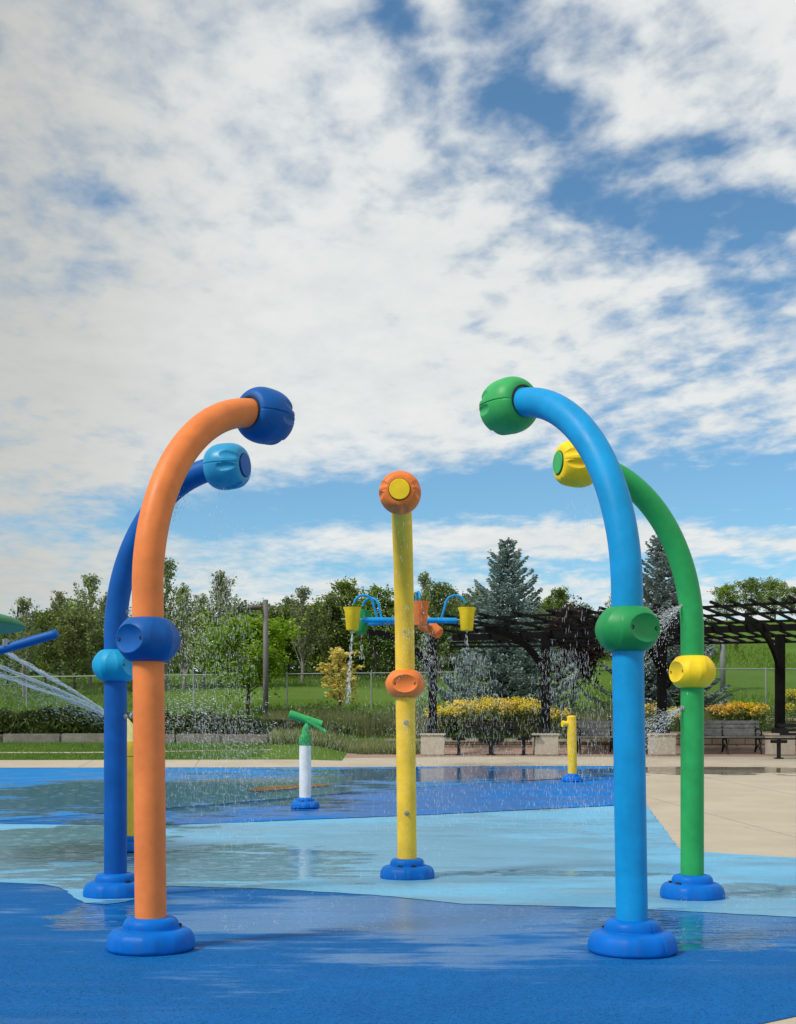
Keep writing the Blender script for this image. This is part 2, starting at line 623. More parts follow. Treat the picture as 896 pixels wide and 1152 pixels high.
# grass ground
def lawn_mat():
    m, nt, b = new_mat('lawn_turf')
    p = world_pos(nt)
    n1 = nt.noise(p, .22, 5, .6)
    n2 = nt.noise(p, 5, 6, .7)
    n3 = nt.noise(nt.mapping(p, (1, 1, 3)), 30, 4, .7)
    c = nt.mix(nt.lin(n1, .35, .65), (.075, .165, .014), (.12, .21, .024))
    c = nt.mix(nt.smooth(n2, .50, .72, 0, .6), c, (.16, .20, .045))
    c = nt.mix(nt.smooth(n3, .5, .7, 0, .6), c, (.035, .08, .010))
    nt.l.new(c, b.inputs['Base Color'])
    b.inputs['Roughness'].default_value = .9
    b.inputs['Specular IOR Level'].default_value = .15
    nt.l.new(nt.bump(nt.add(n2, n3), .8, .06), b.inputs['Normal'])
    return m


M['lawn'] = lawn_mat()
M['blade'] = leaf_mat('grass_blades', (.055, .15, .010), (.18, .29, .035), .5, .35)
M['wild'] = leaf_mat('wild_grass_blades', (.12, .165, .04), (.38, .39, .17), .9, .35)
M['lf_poplar'] = leaf_mat('grey_green_leaves', (.115, .170, .05), (.32, .38, .13), .9, .35, .2)
M['lf_dark'] = leaf_mat('deep_green_leaves', (.075, .15, .022), (.25, .33, .07), .9, .3, .22)
M['lf_mid'] = leaf_mat('mid_green_leaves', (.09, .165, .025), (.27, .34, .075), .9, .35, .22)
M['lf_lime'] = leaf_mat('lime_green_leaves', (.13, .24, .014), (.34, .47, .045), 1.5, .4, .08)
M['lf_gold'] = leaf_mat('golden_leaves', (.58, .53, .02), (.95, .84, .06), 1.8, .35, .08)
M['lf_purple'] = leaf_mat('purple_leaves', (.022, .014, .015), (.085, .050, .050), 1.5, .25, .08)
M['spruce'] = leaf_mat('blue_spruce_needles', (.125, .195, .175), (.42, .53, .50), 2.2, .1, .06)
M['juniper'] = leaf_mat('juniper_needles', (.03, .06, .012), (.11, .155, .032), 1.4, .15, .15)
M['weed'] = leaf_mat('herb_leaves', (.075, .13, .025), (.21, .26, .065), 2.0, .3, .12)
M['flower'] = leaf_mat('golden_flowers', (.80, .56, .01), (.98, .78, .03), 5.0, .3, .05)
M['flower2'] = leaf_mat('orange_yellow_flowers', (.85, .48, .01), (.98, .70, .03), 5.0, .3, .05)


def water_mat(name, alpha=.75, col=(.93, .95, .96), rough=.12):
    m, nt, b = new_mat(name)
    b.inputs['Base Color'].default_value = (*col, 1)
    b.inputs['Roughness'].default_value = rough
    b.inputs['Alpha'].default_value = alpha
    b.inputs['Specular IOR Level'].default_value = .8
    return m


M['drop'] = water_mat('water_drops', .62)
M['drop_soft'] = water_mat('fine_water_drops', .38)
M['jet'] = water_mat('water_jet', .68)


def fence_mat():
    m, nt, b = new_mat('chain_link_mesh')
    p = world_pos(nt)
    s = nt.new('ShaderNodeSeparateXYZ')
    nt.l.new(p, s.inputs[0])
    fac = None
    for sg in (1, -1):
        d = nt.div(nt.add(s.outputs[0], nt.mul(s.outputs[2], sg)), .085)
        w = nt.math('LESS_THAN', nt.math('FRACT', d), .03)
        fac = w if fac is None else nt.math('MAXIMUM', fac, w)
    b.inputs['Base Color'].default_value = (.22, .24, .23, 1)
    b.inputs['Roughness'].default_value = .5
    nt.l.new(fac, b.inputs['Alpha'])
    return m


M['mesh'] = fence_mat()

# ------------------------------------------------------------------ ground sheets
def structure(o):
    o['kind'] = 'structure'
    return o


def lawn():
    xs = list(np.arange(-60, -30, 3.0)) + list(np.arange(-30, 30, .5)) + list(np.arange(30, 61, 3.0))
    xs = [-900, -400, -150] + xs + [150, 400, 900]
    ys = [-60, -20, 2] + list(np.arange(4, 28.5, 2.0)) + list(np.arange(28.5, 44, .25)) + list(np.arange(44, 120, 2.0)) + [160, 260, 500, 1200]
    V, Q = [], []
    for y in ys:
        for x in xs:
            yy = min(max(y, -4), 119)
            z = g(x, yy)
            left_lawn = x < -1.2
            edge = 29.55 if left_lawn else 33.9
            if y < edge:
                z -= .06
            else:
                z += .02
            if y > 43:
                z += .12 * math.sin(x * .31 + y * .2) + .1 * math.sin(x * .13 - y * .37)
            V.append((x, y, z))
    nx = len(xs)
    for j in range(len(ys) - 1):
        for i in range(nx - 1):
            a = j * nx + i
            Q.append((a, a + 1, a + nx + 1, a + nx))
    o = link('ground', np_mesh('ground', V, Q), M['lawn'], smooth=True)
    return structure(o)


lawn()


def sheet(name, poly, dz, mat, step=.5, thick=0.0, rough=0.0):
    """a sheet that follows the ground: outline in metres"""
    if rough:
        rg = random.Random(len(poly) * 7 + 1)
        q = []
        for i, a in enumerate(poly):
            b = poly[(i + 1) % len(poly)]
            L = math.hypot(b[0] - a[0], b[1] - a[1])
            k = max(1, int(L / .11)) if L < 30 and max(a[1], b[1]) < 24 else 1
            for j in range(k):
                t = j / k
                amp = rough * (0 if abs(a[0]) > 7 else 1)
                q.append((a[0] + (b[0] - a[0]) * t + rg.uniform(-amp, amp), a[1] + (b[1] - a[1]) * t + rg.uniform(-amp, amp)))
        poly = q
    bm = bmesh.new()
    vs = [bm.verts.new((p[0], p[1], 0)) for p in poly]
    fc = bm.faces.new(vs)
    bmesh.ops.triangulate(bm, faces=[fc])
    ys = [v.co.y for v in bm.verts]
    lo, hi = min(ys), max(ys)
    y = math.ceil(lo / step) * step
    while y < hi:
        bmesh.ops.bisect_plane(bm, geom=bm.verts[:] + bm.edges[:] + bm.faces[:], plane_co=(0, y, 0), plane_no=(0, 1, 0))
        y += step
    for x in (-2.6, -2.2, -1.8, -1.4, -1.0):
        bmesh.ops.bisect_plane(bm, geom=bm.verts[:] + bm.edges[:] + bm.faces[:], plane_co=(x, 0, 0), plane_no=(1, 0, 0))
    for v in bm.verts:
        v.co.z = g(v.co.x, v.co.y) + dz
    bmesh.ops.recalc_face_normals(bm, faces=bm.faces[:])
    if sum(f.normal.z for f in bm.faces) < 0:
        bmesh.ops.reverse_faces(bm, faces=bm.faces[:])
    if thick:
        be = [e for e in bm.edges if e.is_boundary]
        r = bmesh.ops.extrude_edge_only(bm, edges=be)
        for v in r['geom']:
            if isinstance(v, bmesh.types.BMVert):
                v.co.z -= thick
    me = bpy.data.meshes.new(name)
    bm.to_mesh(me)
    bm.free()
    o = link(name, me, mat, smooth=True)
    return structure(o)


def G(px, py):
    p = on_ground(px, py)
    return (p.x, p.y)


# concrete apron round the pad, then the brick band before the wall
sheet('concrete_apron', [(-60, 1.0), (60, 1.0), (60, 31.6), (2.2, 31.6), (-1.0, 31.0), (-3.6, 29.9), (-8, 29.6), (-60, 29.6)], 0.0, M['concrete'], thick=.15)
sheet('brick_paving', [(-3.6, 29.9), (-1.0, 31.0), (2.2, 31.6), (60, 31.6), (60, 33.75), (-.6, 33.75), (-3.4, 32.6)], 0.002, M['pavers'])

# coloured rubber pad
e_far = [G(-400, 865), G(0, 864), G(300, 863.5), G(520, 862.5), G(700, 862)]
conc_edge = [G(724, 876), G(727, 905), G(745, 930), G(766, 958), G(800, 960), G(896, 966), G(1100, 975)]
front = [(9, 5.2), (3.4, 4.92), (1.9, 4.86), (1.3, 4.6), (1.0, 3.2), (-14, 3.2)]
br = G(860, 1152)
conc_front = [(12, 6.9), (2.6, 5.02), br, (br[0] - .5, br[1] - .35), (.2, 3.0), (-14, 3.0)]
pad_poly = [(-14, 3.0), (.2, 3.0), (br[0] - .35, br[1] - .25), G(896, 1145), (9, 5.75)] + conc_edge[::-1] + e_far[::-1]
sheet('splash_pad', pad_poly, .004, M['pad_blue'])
cyan_poly = [G(-300, 915), G(0, 928), G(170, 930), G(330, 924), G(480, 918), G(690, 907.5), G(727, 905), G(745, 930), G(766, 958), G(800, 960), G(896, 966),
             G(1090, 974), G(1090, 1042), G(896, 1033), G(700, 1023), G(520, 1018), G(420, 1008), G(300, 1001), G(190, 998),
             G(170, 1003), G(158, 1010), G(140, 1016), G(118, 1019), G(98, 1017), G(84, 1011), G(76, 1004), G(66, 999), G(48, 996), G(0, 994), G(-300, 985)]
sheet('cyan_pad_band', cyan_poly, .008, M['pad_cyan'], rough=.014)
wave_poly = [G(150, 929.5), G(260, 926.5), G(330, 923.5), G(480, 917.5), G(690, 907), G(726, 904.5), G(725, 888), G(690, 876), G(640, 878), G(580, 880), G(500, 885),
             G(420, 892), G(340, 899), G(290, 911), G(220, 921)]
sheet('royal_blue_pad_wave', wave_poly, .012, M['pad_wave'], rough=.016)
mid_poly = [G(-400, 868), G(0, 865), G(300, 864.2), G(520, 863.3), G(718, 862.8), G(722, 872), G(650, 875), G(420, 890), G(250, 905), G(0, 924), G(-300, 913)]
sheet('mid_blue_pad_area', mid_poly, .008, M['pad_mid'])
sheet('orange_pad_spot', [G(276, 889), G(300, 885.5), G(345, 883), G(373, 882.5), G(368, 884.5), G(330, 888), G(290, 891)], .012, M['pad_orange'])
# narrow path across the left lawn
sheet('garden_path', [(-60, 30.75), (-8, 30.75), (-3.2, 31.4), (-3.4, 31.6), (-8, 31.0), (-60, 31.0)], .034, M['concrete'])


# ------------------------------------------------------------------ spray features
def mean_axis(v):
    return Vector(v).normalized()


def lumpy_lathe(prof_r, length, cutters, nt_=160, nh=72, groove=None, scal=()):
    """surface of revolution round +Z whose radius is cut in by spherical dimples.
    prof_r(t in 0..1) -> radius; cutters: (angle, h, dist, radius)"""
    V, Fc = [], []
    for j in range(nh + 1):
        t = j / nh
        h = length * t
        for i in range(nt_):
            a = 2 * PI * i / nt_
            r = prof_r(t)
            ca, sa = math.cos(a), math.sin(a)
            for (an, hc, dc, rc) in cutters:
                # ray r*(ca,sa) at height h against sphere centre dc at angle an, height hc
                da_ = (a - an + PI) % (2 * PI) - PI
                ux = math.cos(da_ * .80) if abs(da_) < 1.5 else -1
                if ux <= 0:
                    continue
                B = dc * ux
                C = dc * dc + ((h - hc) * 1.12) ** 2 - rc * rc
                D = B * B - C
                if D > 0:
                    rin = B - math.sqrt(D)
                    if 0.02 < rin < r:
                        r = rin
            for (an, hc, wa, wh, dep) in scal:
                q = (((a - an + PI) % (2 * PI) - PI) / wa) ** 2 + ((h - hc) / wh) ** 2
                if q < 1:
                    r -= dep * (1 - q) ** .8
            if groove:
                for (ga, gw, gd) in groove:
                    d = abs((a - ga + PI) % (2 * PI) - PI) * r
                    if d < gw:
                        r -= gd * (1 - d / gw)
            V.append((r * ca, r * sa, h))
    for j in range(nh):
        for i in range(nt_):
            i2 = (i + 1) % nt_
            Fc.append((j * nt_ + i, j * nt_ + i2, (j + 1) * nt_ + i2, (j + 1) * nt_ + i))
    Fc.append(tuple(range(nt_ - 1, -1, -1)))
    Fc.append(tuple(nh * nt_ + i for i in range(nt_)))
    return V, Fc


def barrel(rmax, rend, t, p=2.4, round_=.06):
    u = abs(2 * t - 1)
    r = rend + (rmax - rend) * (1 - u ** p)
    # rounded lip at both ends
    e = min(t, 1 - t)
    if e < round_:
        r -= .018 * (1 - math.sqrt(max(0, 1 - ((round_ - e) / round_) ** 2)))
    return r


def frame_from(axis, ref=Vector((0, 0, 1))):
    """matrix whose Z is axis and whose X is as near world up as possible"""
    z = Vector(axis).normalized()
    x = (ref - z * ref.dot(z))
    if x.length < 1e-3:
        x = Vector((1, 0, 0))
    x.normalize()
    y = z.cross(x)
    return Matrix((x, y, z)).transposed()


_base_mesh = None


def base_mesh():
    global _base_mesh
    if _base_mesh:
        return _base_mesh
    prof = []
    # lower tier, then step, then upper tier
    n = 18
    prof.append((.236, 0.0))
    prof.append((.243, .008))
    for k in range(n + 1):
        a = k / n * PI / 2
        prof.append((.160 + .086 * math.cos(a) ** .62 if k < n else .160, .018 + .098 * math.sin(a)))
    prof.append((.158, .115))
    for k in range(n + 1):
        a = k / n * PI / 2
        prof.append((.096 + .060 * (math.cos(a) ** .6 if k < n else 0), .120 + .058 * math.sin(a)))
    prof.append((.083, .179))
    N = 144
    V, Fc = [], []
    for (r, h) in prof:
        for i in range(N):
            a = 2 * PI * i / N
            rr = r
            if r > .16:   # eight wide flutes in the lower tier
                ph = (a * 8 / (2 * PI)) % 1.0
                d = abs(ph - .5) * 2
                rr -= .007 * max(0, 1 - (d / .62) ** 2) * min(1, (r - .16) / .05) * (1 if h > .012 else .6)
            for sa in (PI / 2, -PI / 2, PI * .0, PI):    # seams between the two half shells
                d = abs((a - sa + PI) % (2 * PI) - PI) * r
                if sa in (PI / 2, -PI / 2) and d < .0045:
                    rr -= .006
            V.append((rr * math.cos(a), rr * math.sin(a), h))
    for j in range(len(prof) - 1):
        for i in range(N):
            i2 = (i + 1) % N
            Fc.append((j * N + i, j * N + i2, (j + 1) * N + i2, (j + 1) * N + i))
    Fc.append(tuple(range(N - 1, -1, -1)))
    Fc.append(tuple((len(prof) - 1) * N + i for i in range(N)))
    me = bpy.data.meshes.new('base')
    me.from_pydata(V, [], Fc)
    me.materials.append(M['p_base'])
    me.polygons.foreach_set('use_smooth', [True] * len(me.polygons))
    _base_mesh = me
    return me


def add_base(root, rot=0.0, s=1.0, slots=True):
    b = bpy.data.objects.new('base', base_mesh())
    COL.objects.link(b)
    b.parent = root
    b.rotation_euler = (0, 0, rot)
    b.scale = (s, s, s)
    if slots:
        for a in (-PI / 2 - .38, -PI / 2 + .38):
            sl = MB()
            # a lens shaped slot at the step between the tiers
            pts = []
            for k in range(12):
                t = 2 * PI * k / 12
                pts.append((.025 * math.cos(t), .0075 * math.sin(t)))
            V, Fc = [], []
            for d in (-.03, .012):
                for (u, w) in pts:
                    q = Vector((math.cos(a), math.sin(a), .35)).normalized()
                    tg = Vector((-math.sin(a), math.cos(a), 0))
                    up = q.cross(tg)
                    c = Vector((.163 * math.cos(a), .163 * math.sin(a), .121))
                    V.append(c + q * d + tg * u + up * w)
            for k in range(12):
                k2 = (k + 1) % 12
                Fc.append((k, k2, 12 + k2, 12 + k))
            Fc.append(tuple(range(11, -1, -1)))
            Fc.append(tuple(range(12, 24)))
            sl.add(V, Fc)
            sl.build('slot', M['dark'], b)
    return b


CENTRE = Vector((.0125, 8.623, 0))
PIPE_R = .0875


def arch(xy, reach, zh, mats, label, lean=(0, 0), grp=None, nozzles=(), cap=None, zring=1.70, z1=2.02, base_rot=0):
    x, y = xy
    z0 = g(x, y) + .006
    root = thing('spray_arch', label, 'spray arch', (x, y, z0), 0, 'spray arches standing in a ring')
    d = CENTRE - Vector((x, y, 0))
    d.normalize()
    zh -= z0
    # tube path
    pts = [Vector((0, 0, .10)), Vector((0, 0, .6)), Vector((0, 0, 1.2)), Vector((0, 0, 1.7)), Vector((0, 0, z1))]
    n = 30
    for k in range(1, n + 1):
        a = k / n * PI / 2
        pts.append(Vector((0, 0, z1)) + d * reach * (1 - math.cos(a)) + Vector((0, 0, (zh - z1) * math.sin(a))))
    # lean: the installed pole is not perfectly plumb
    lean_v = Vector((lean[0], lean[1], 0))

    def ln(p):
        return p + lean_v * p.z
    pts = [ln(p) for p in pts]
    mb = MB()
    mb.tube(pts, PIPE_R, 48)
    tube_o = auto_smooth(mb.build('pipe', mats[0], root), 40)
    # spray head: barrel along the reach direction
    hc = pts[-1] + d * 0.0
    L = .29
    cut = []
    for a, hh in ((PI / 2 + .20, .72), (-PI / 2 - .20, .72), (PI / 2 - .36, .80), (-PI / 2 + .36, .80), (PI * .92, .74), (-PI * .92, .74)):
        cut.append((a, L * hh, .20, L * .25, .019))
    V, Fc = lumpy_lathe(lambda t: barrel(.172, .120, t, 3.0), L, (), 160, 64, scal=cut,
                        groove=[(PI / 2, .006, .006), (-PI / 2, .006, .006)])
    Mx = frame_from(d)
    o = hc - d * (L * .42)
    hb = MB()
    hb.add([Mx @ Vector(p) + o for p in V], Fc)
    head = auto_smooth(hb.build('spray_head', mats[1], root), 38)
    # collar shadow gap where the pipe enters
    cg = MB()
    cg.lathe([(.0870, 0), (.099, 0), (.099, .008), (.0870, .008)], 48, o - d * .006, d, cap=False)
    cg.build('collar_gap', M['dark'], head, True)
    if mats[2] is not None:
        rm = MB()
        rm.lathe([(.0, 0), (.089, 0), (.089, .006), (0.0, .006)], 40, o + d * (L - .001), d, cap=False)
        rm.build('cap_rim', M['dark'], head)
        cp = MB()
        cp.lathe([(.0, 0), (.084, 0), (.084, .010), (.080, .013), (0.0, .015)], 40, o + d * (L + .001), d, cap=False)
        cp.build('end_cap', mats[2], head, False)
    # ring with large nozzle dimples facing in and out of the circle
    RL = .245
    az = math.atan2(d.y, d.x)
    cut = []
    for k, a in enumerate((az, az + PI)):
        cut.append((a, RL / 2, .30, .175))
    sc = []
    for a in (az + 1.18, az - 1.18, az + PI - 1.18, az + PI + 1.18):
        sc.append((a, RL / 2, .26, RL * .44, .008))
    rv, rf = lumpy_lathe(lambda t: barrel(.178, .108, t, 2.0), RL, cut, 240, 72, scal=sc)
    rb = MB()
    zr = zring - z0
    off = ln(Vector((0, 0, zr)))
    rb.add([Vector(p) + Vector((off.x, off.y, zr - RL / 2)) for p in rv], rf)
    ring = auto_smooth(rb.build('spray_ring', mats[3], root), 38)
    for a0 in (az, az + PI):
        for da in (-.62, .62):
            a = a0 + da
            nz = MB()
            c = Vector((math.cos(a) * .159, math.sin(a) * .159, zr)) + Vector((off.x, off.y, 0))
            ax = Vector((math.cos(a0), math.sin(a0), 0))
            nz.lathe([(.012, -.03), (.012, .004), (.008, .006), (.007, -.004), (0, -.005)], 20, c, ax)
            auto_smooth(nz.build('nozzle', M['black_metal'], ring))
    for (zn, an) in nozzles:
        nm = MB()
        c = ln(Vector((0, 0, zn - z0))) + Vector((math.cos(an), math.sin(an), 0)) * (PIPE_R - .006)
        nm.lathe([(.022, 0), (.022, .012), (.013, .016), (.013, .024), (.006, .026), (0, .020)], 16, c, (math.cos(an), math.sin(an), 0))
        auto_smooth(nm.build('pipe_nozzle', M['nozzle'], root))
    add_base(root, math.atan2(d.y, d.x) + PI / 2)
    return root, pts


az_in = lambda x, y: math.atan2(CENTRE.y - y, CENTRE.x - x)
ORANGE = (-1.384, 6.80)
BLUE = (1.297, 6.716)
GREEN = (2.247, 9.268)
YELL = (.084, 10.928)
LBLUE = (-2.189, 9.403)
arch_o, pts_o = arch(ORANGE, .935, 3.137, (M['orange'], M['p_blue'], None, M['p_blue']),
     'orange arched spray pole with dark blue head and dark blue ring, front left', lean=(-.009, 0), zring=1.685)
arch_b, pts_b = arch(BLUE, .975, 3.195, (M['sky'], M['p_green2'], None, M['p_green']),
     'sky blue arched spray pole with green head and green ring, front right', lean=(-.015, 0), zring=1.737)
arch_g, pts_g = arch(GREEN, .935, 3.16, (M['green'], M['p_yellow'], M['p_green2'], M['p_yellow']),
     'green arched spray pole with yellow head and yellow ring beside the tan concrete', lean=(0, 0), nozzles=((2.13, az_in(*GREEN) + .15), (1.35, az_in(*GREEN) + .15)), zring=1.63)
arch_y, pts_y = arch(YELL, 1.0, 3.124, (M['yellow_wet'], M['p_orange'], M['p_yellow'], M['p_orange']),
     'yellow arched spray pole with orange head and orange ring in the middle of the pad', lean=(-.011, 0), nozzles=((2.07, -PI / 2), (1.26, -PI / 2), (.45, -PI / 2)), zring=1.605)
arch_l, pts_l = arch(LBLUE, .943, 3.157, (M['blue'], M['p_lblue'], M['p_blue'], M['p_cyan']),
     'deep blue arched spray pole with light blue head and cyan ring behind the orange pole', nozzles=((2.10, az_in(*LBLUE)), (1.29, az_in(*LBLUE))), zring=1.685)

# ---- white water cannon with green T head
p = on_ground(343.5, 910)
wc = thing('water_cannon', 'white post water cannon with a tilted green barrel on a blue foot', 'water cannon', (p.x, p.y, g(p.x, p.y) + .012))
k = p.y / F
mb = MB(); mb.tube([(0, 0, .08), (0, 0, .93)], .088, 32)
auto_smooth(mb.build('pole', M['white'], wc))
mb = MB(); mb.lathe([(.088, .925), (.092, .93), (.092, 1.05), (.07, 1.09), (.05, 1.10)], 32)
auto_smooth(mb.build('collar', M['p_green'], wc))
mb = MB(); mb.tube([(0, 0, 1.06), (.005, .0, 1.16), (.045, -.01, 1.24), (.06, -.015, 1.33)], [.052, .050, .048, .045], 20)
auto_smooth(mb.build('neck', M['p_green2'], wc))
a, b = Vector((-.235, -.03, 1.395)), Vector((.245, .02, 1.235))
mb = MB()
dirv = (b - a).normalized()
mb.lathe([(.050, 0), (.060, .004), (.060, .505), (.052, .509), (.046, .509), (.044, .40), (0, .40)], 28, a, dirv)
auto_smooth(mb.build('barrel', M['p_green2'], wc))
mb = MB()
mb.bar(b - dirv * .25 + Vector((0, -.062, .0)), b + dirv * .06 + Vector((0.02, -.07, -.09)), .03, .05)
mb.build('handle', M['p_green2'], wc, bevel=.008)
add_base(wc, .2, .88)

# ---- yellow spout post
p = on_ground(644.5, 880)
ys = thing('water_spout', 'short yellow spout post with a stub nozzle on a blue foot', 'water spout', (p.x, p.y, g(p.x, p.y) + .012))
mb = MB(); mb.tube([(0, 0, .08), (-.012, 0, .7), (-.02, 0, 1.22)], .088, 32)
auto_smooth(mb.build('pole', M['yellow'], ys))
mb = MB(); mb.lathe([(.089, 0), (.086, .02), (.06, .035), (0, .04)], 32, (-.02, 0, 1.22))
auto_smooth(mb.build('pole_cap', M['p_yellow'], ys))
mb = MB(); mb.tube([(-.06, 0, 1.10), (-.17, -.03, 1.10)], [.05, .055], 20); mb.tube([(-.17, -.03, 1.10), (-.205, -.04, 1.10)], [.062, .062], 20)
auto_smooth(mb.build('nozzle', M['p_yellow'], ys))
add_base(ys, .4, .86)

# ---- yellow three jet cannon behind the orange pole
p = on_ground(148, 958)
yc = thing('jet_cannon', 'yellow water cannon post with pale elbow, between the deep blue and orange poles', 'water cannon', (p.x, p.y, g(p.x, p.y) + .012))
YC = Vector((p.x, p.y, g(p.x, p.y)))
mb = MB(); mb.tube([(0, 0, .08), (0, 0, 1.02)], .078, 28); mb.tube([(0, 0, 1.032), (0, 0, 1.19)], .08, 28)
auto_smooth(mb.build('pole', M['yellow_wet'], yc))
mb = MB(); mb.tube([(.01, 0, 1.17), (.012, 0, 1.25), (-.01, 0, 1.33), (-.07, 0, 1.40), (-.14, 0, 1.44)], [.075, .06, .056, .052, .046], 20)
auto_smooth(mb.build('elbow', plain('pale_yellow_pipe', (.72, .62, .25), .4, .15), yc))
add_base(yc, .1, .9)

# ---- bucket tower behind the yellow arch
TY = 26.5
tx = xat(460.5, TY)
tz = g(tx, TY)
bt = thing('bucket_tower', 'tall water tower with blue arms carrying tipping buckets, behind the yellow pole', 'bucket tower', (tx, TY, tz))
zb = EYE + (HY - 698) / F * TY - tz
mb = MB(); mb.tube([(0, 0, .08), (0, 0, zb - .12)], .085, 28)
auto_smooth(mb.build('pole', M['yellow'], bt))
mb = MB(); mb.lathe([(.10, 0), (.15, .03), (.16, .12), (.15, .2), (.09, .24)], 32, (0, 0, zb - .12))
auto_smooth(mb.build('hub', M['p_blue'], bt))
bprof_o = [(.0, 0), (.12, 0), (.135, .02), (.165, .40), (.19, .46), (.20, .50), (.188, .50), (.175, .46), (.150, .40), (.118, .05), (0, .05)]


def bucket(root, ang, dist, z, mat, tilt=0.0, scale=1.0, label=None):
    c = Vector((math.cos(ang) * dist, math.sin(ang) * dist, z))
    mbk = MB()
    axis = Vector((math.cos(ang + PI / 2) * math.sin(tilt), math.sin(ang + PI / 2) * math.sin(tilt), math.cos(tilt)))
    mbk.lathe([(r * scale, (h - .24) * scale) for r, h in bprof_o], 32, c, axis, cap=False)
    o = auto_smooth(mbk.build('bucket', mat, root), 40)
    if label:
        o['label'] = label
    pn = MB()
    e = Vector((math.cos(ang), math.sin(ang), 0))
    pn.tube([c - e * .24, c + e * .24], .018, 10)
    pn.build('pivot_pin', M['steel'], o)
    return c


ARMB = []
for ang, dist, dz, mat, tilt, lab in ((math.radians(-3), 1.26, -.01, M['p_yellow'], 0, 'yellow bucket on the right arm'),
                                 (math.radians(184), 1.24, 0, M['p_yellow'], .05, 'yellow bucket on the left arm'),
                                 (math.radians(150), 1.22, -.02, M['p_green'], -.25, 'green bucket tipping behind the left arm'),
                                 (math.radians(-76), .95, .03, M['p_orange'], 0, 'upright orange bucket half behind the yellow pole'),
                                 (math.radians(58), .98, 0, M['p_orange'], 1.0, 'orange bucket tipped over and pouring')):
    e = Vector((math.cos(ang), math.sin(ang), 0))
    am = MB(); am.tube([e * .1 + Vector((0, 0, zb)), e * (dist - .22) + Vector((0, 0, zb + dz))], .062, 18)
    auto_smooth(am.build('arm', M['sky'], bt))
    ARMB.append(bucket(bt, ang, dist, zb + dz + (.02 if tilt < .5 else -.1), mat, tilt, 1.0, lab))
    if tilt < .5:
        hp = [e * (dist * .55) + Vector((0, 0, zb))]
        for kk in range(0, 13):
            a = PI - kk / 12 * PI * .95
            mid = dist * .80
            hp.append(e * (mid + math.cos(a) * dist * .17) + Vector((0, 0, zb + .34 + math.sin(a) * .20)))
        hm = MB(); hm.tube(hp, .026, 12)
        auto_smooth(hm.build('filler_pipe', M['sky'], bt))
add_base(bt, 0, .8)

# ---- mushroom canopy and spray pipe at the left edge
MY = 12.0
mx = xat(-105, MY)
mz = g(mx, MY)
mush = thing('mushroom_canopy', 'green rain canopy reaching in at the left edge above the blue pipe', 'rain canopy', (mx, MY, mz + .012))
ztop = EYE + (HY - 706) / F * MY - mz
mb = MB()
prof = []
R0 = 1.125
for kk in range(0, 15):
    a = kk / 14 * PI / 2
    prof.append((R0 * math.cos(a) ** .8 if kk < 14 else 0.001, ztop + .018 + .17 * math.sin(a)))
mb.lathe([(0.09, ztop + .02), (R0 - .08, ztop), (R0 - .015, ztop - .004)] + prof, 96, cap=False)
auto_smooth(mb.build('canopy', paint('canopy_green', (.035, .20, .075), .5), mush), 50)
mb = MB(); mb.tube([(0, 0, .08), (0, 0, ztop + .05)], .085, 28)
auto_smooth(mb.build('pole', M['blue'], mush))
mb = MB(); mb.tube([(R0 - .06, .1, ztop + .10), (R0 - .055, .1, ztop + .2)], .008, 8)
mb.build('bolt', M['dark'], mush)
add_base(mush)

SY = 11.2
sx_ = xat(-70, SY)
sz = g(sx_, SY)
sp = thing('spray_pipe', 'blue slanting spray pipe reaching in at the left edge under the green canopy', 'spray pipe', (sx_, SY, sz + .012))
A = ray(60, 715.5, SY) - Vector((sx_, SY, sz))
B = ray(0, 733, SY) - Vector((sx_, SY, sz))
D = (B - A)
C_ = A + D * 2.05
mb = MB()
pp = [Vector((0, 0, .08)), Vector((0, 0, C_.z - .3)), Vector((0.02, 0, C_.z - .08)), Vector((.12, 0, C_.z + .03)), A + D * 1.6, B, A]
mb.tube(pp, [.043] * 7, 24)
auto_smooth(mb.build('pipe', M['blue'], sp))
mb = MB(); dn = (A - B).normalized(); mb.lathe([(.043, 0), (.043, .02), (.030, .04), (0, .045)], 24, A, dn)
auto_smooth(mb.build('pipe_cap', M['blue'], sp))
mb = MB(); q = B + (A - B) * .12; mb.tube([q + Vector((0, -.02, .02)), q + Vector((.0, -.03, .085))], .028, 14)
auto_smooth(mb.build('nozzle', M['steel'], sp))
add_base(sp, 0, .8)

# ------------------------------------------------------------------ walls, kerb, paving furniture
# grey stone kerb at the edge of the left lawn
kw = thing('stone_kerb_wall', 'low grey quarry stone kerb between the left lawn and the junipers', 'stone kerb', (-9, 33.05, g(-9, 33.05)))
mb = MB()
x = -16.2
while x < -3.6:
    L = random.uniform(1.1, 1.9)
    L = min(L, -3.5 - x)
    if L < .3:
        break
    zc = g(x + L / 2, 33.05) - g(-9, 33.05)
    mb.box((x + L / 2 + 9, random.uniform(-.02, .02), zc + .07 + random.uniform(-.015, .015)), (L - .025, .34, .34), random.uniform(-.012, .012))
    x += L
mb.build('stones', M['kerbstone'], kw, bevel=.03)

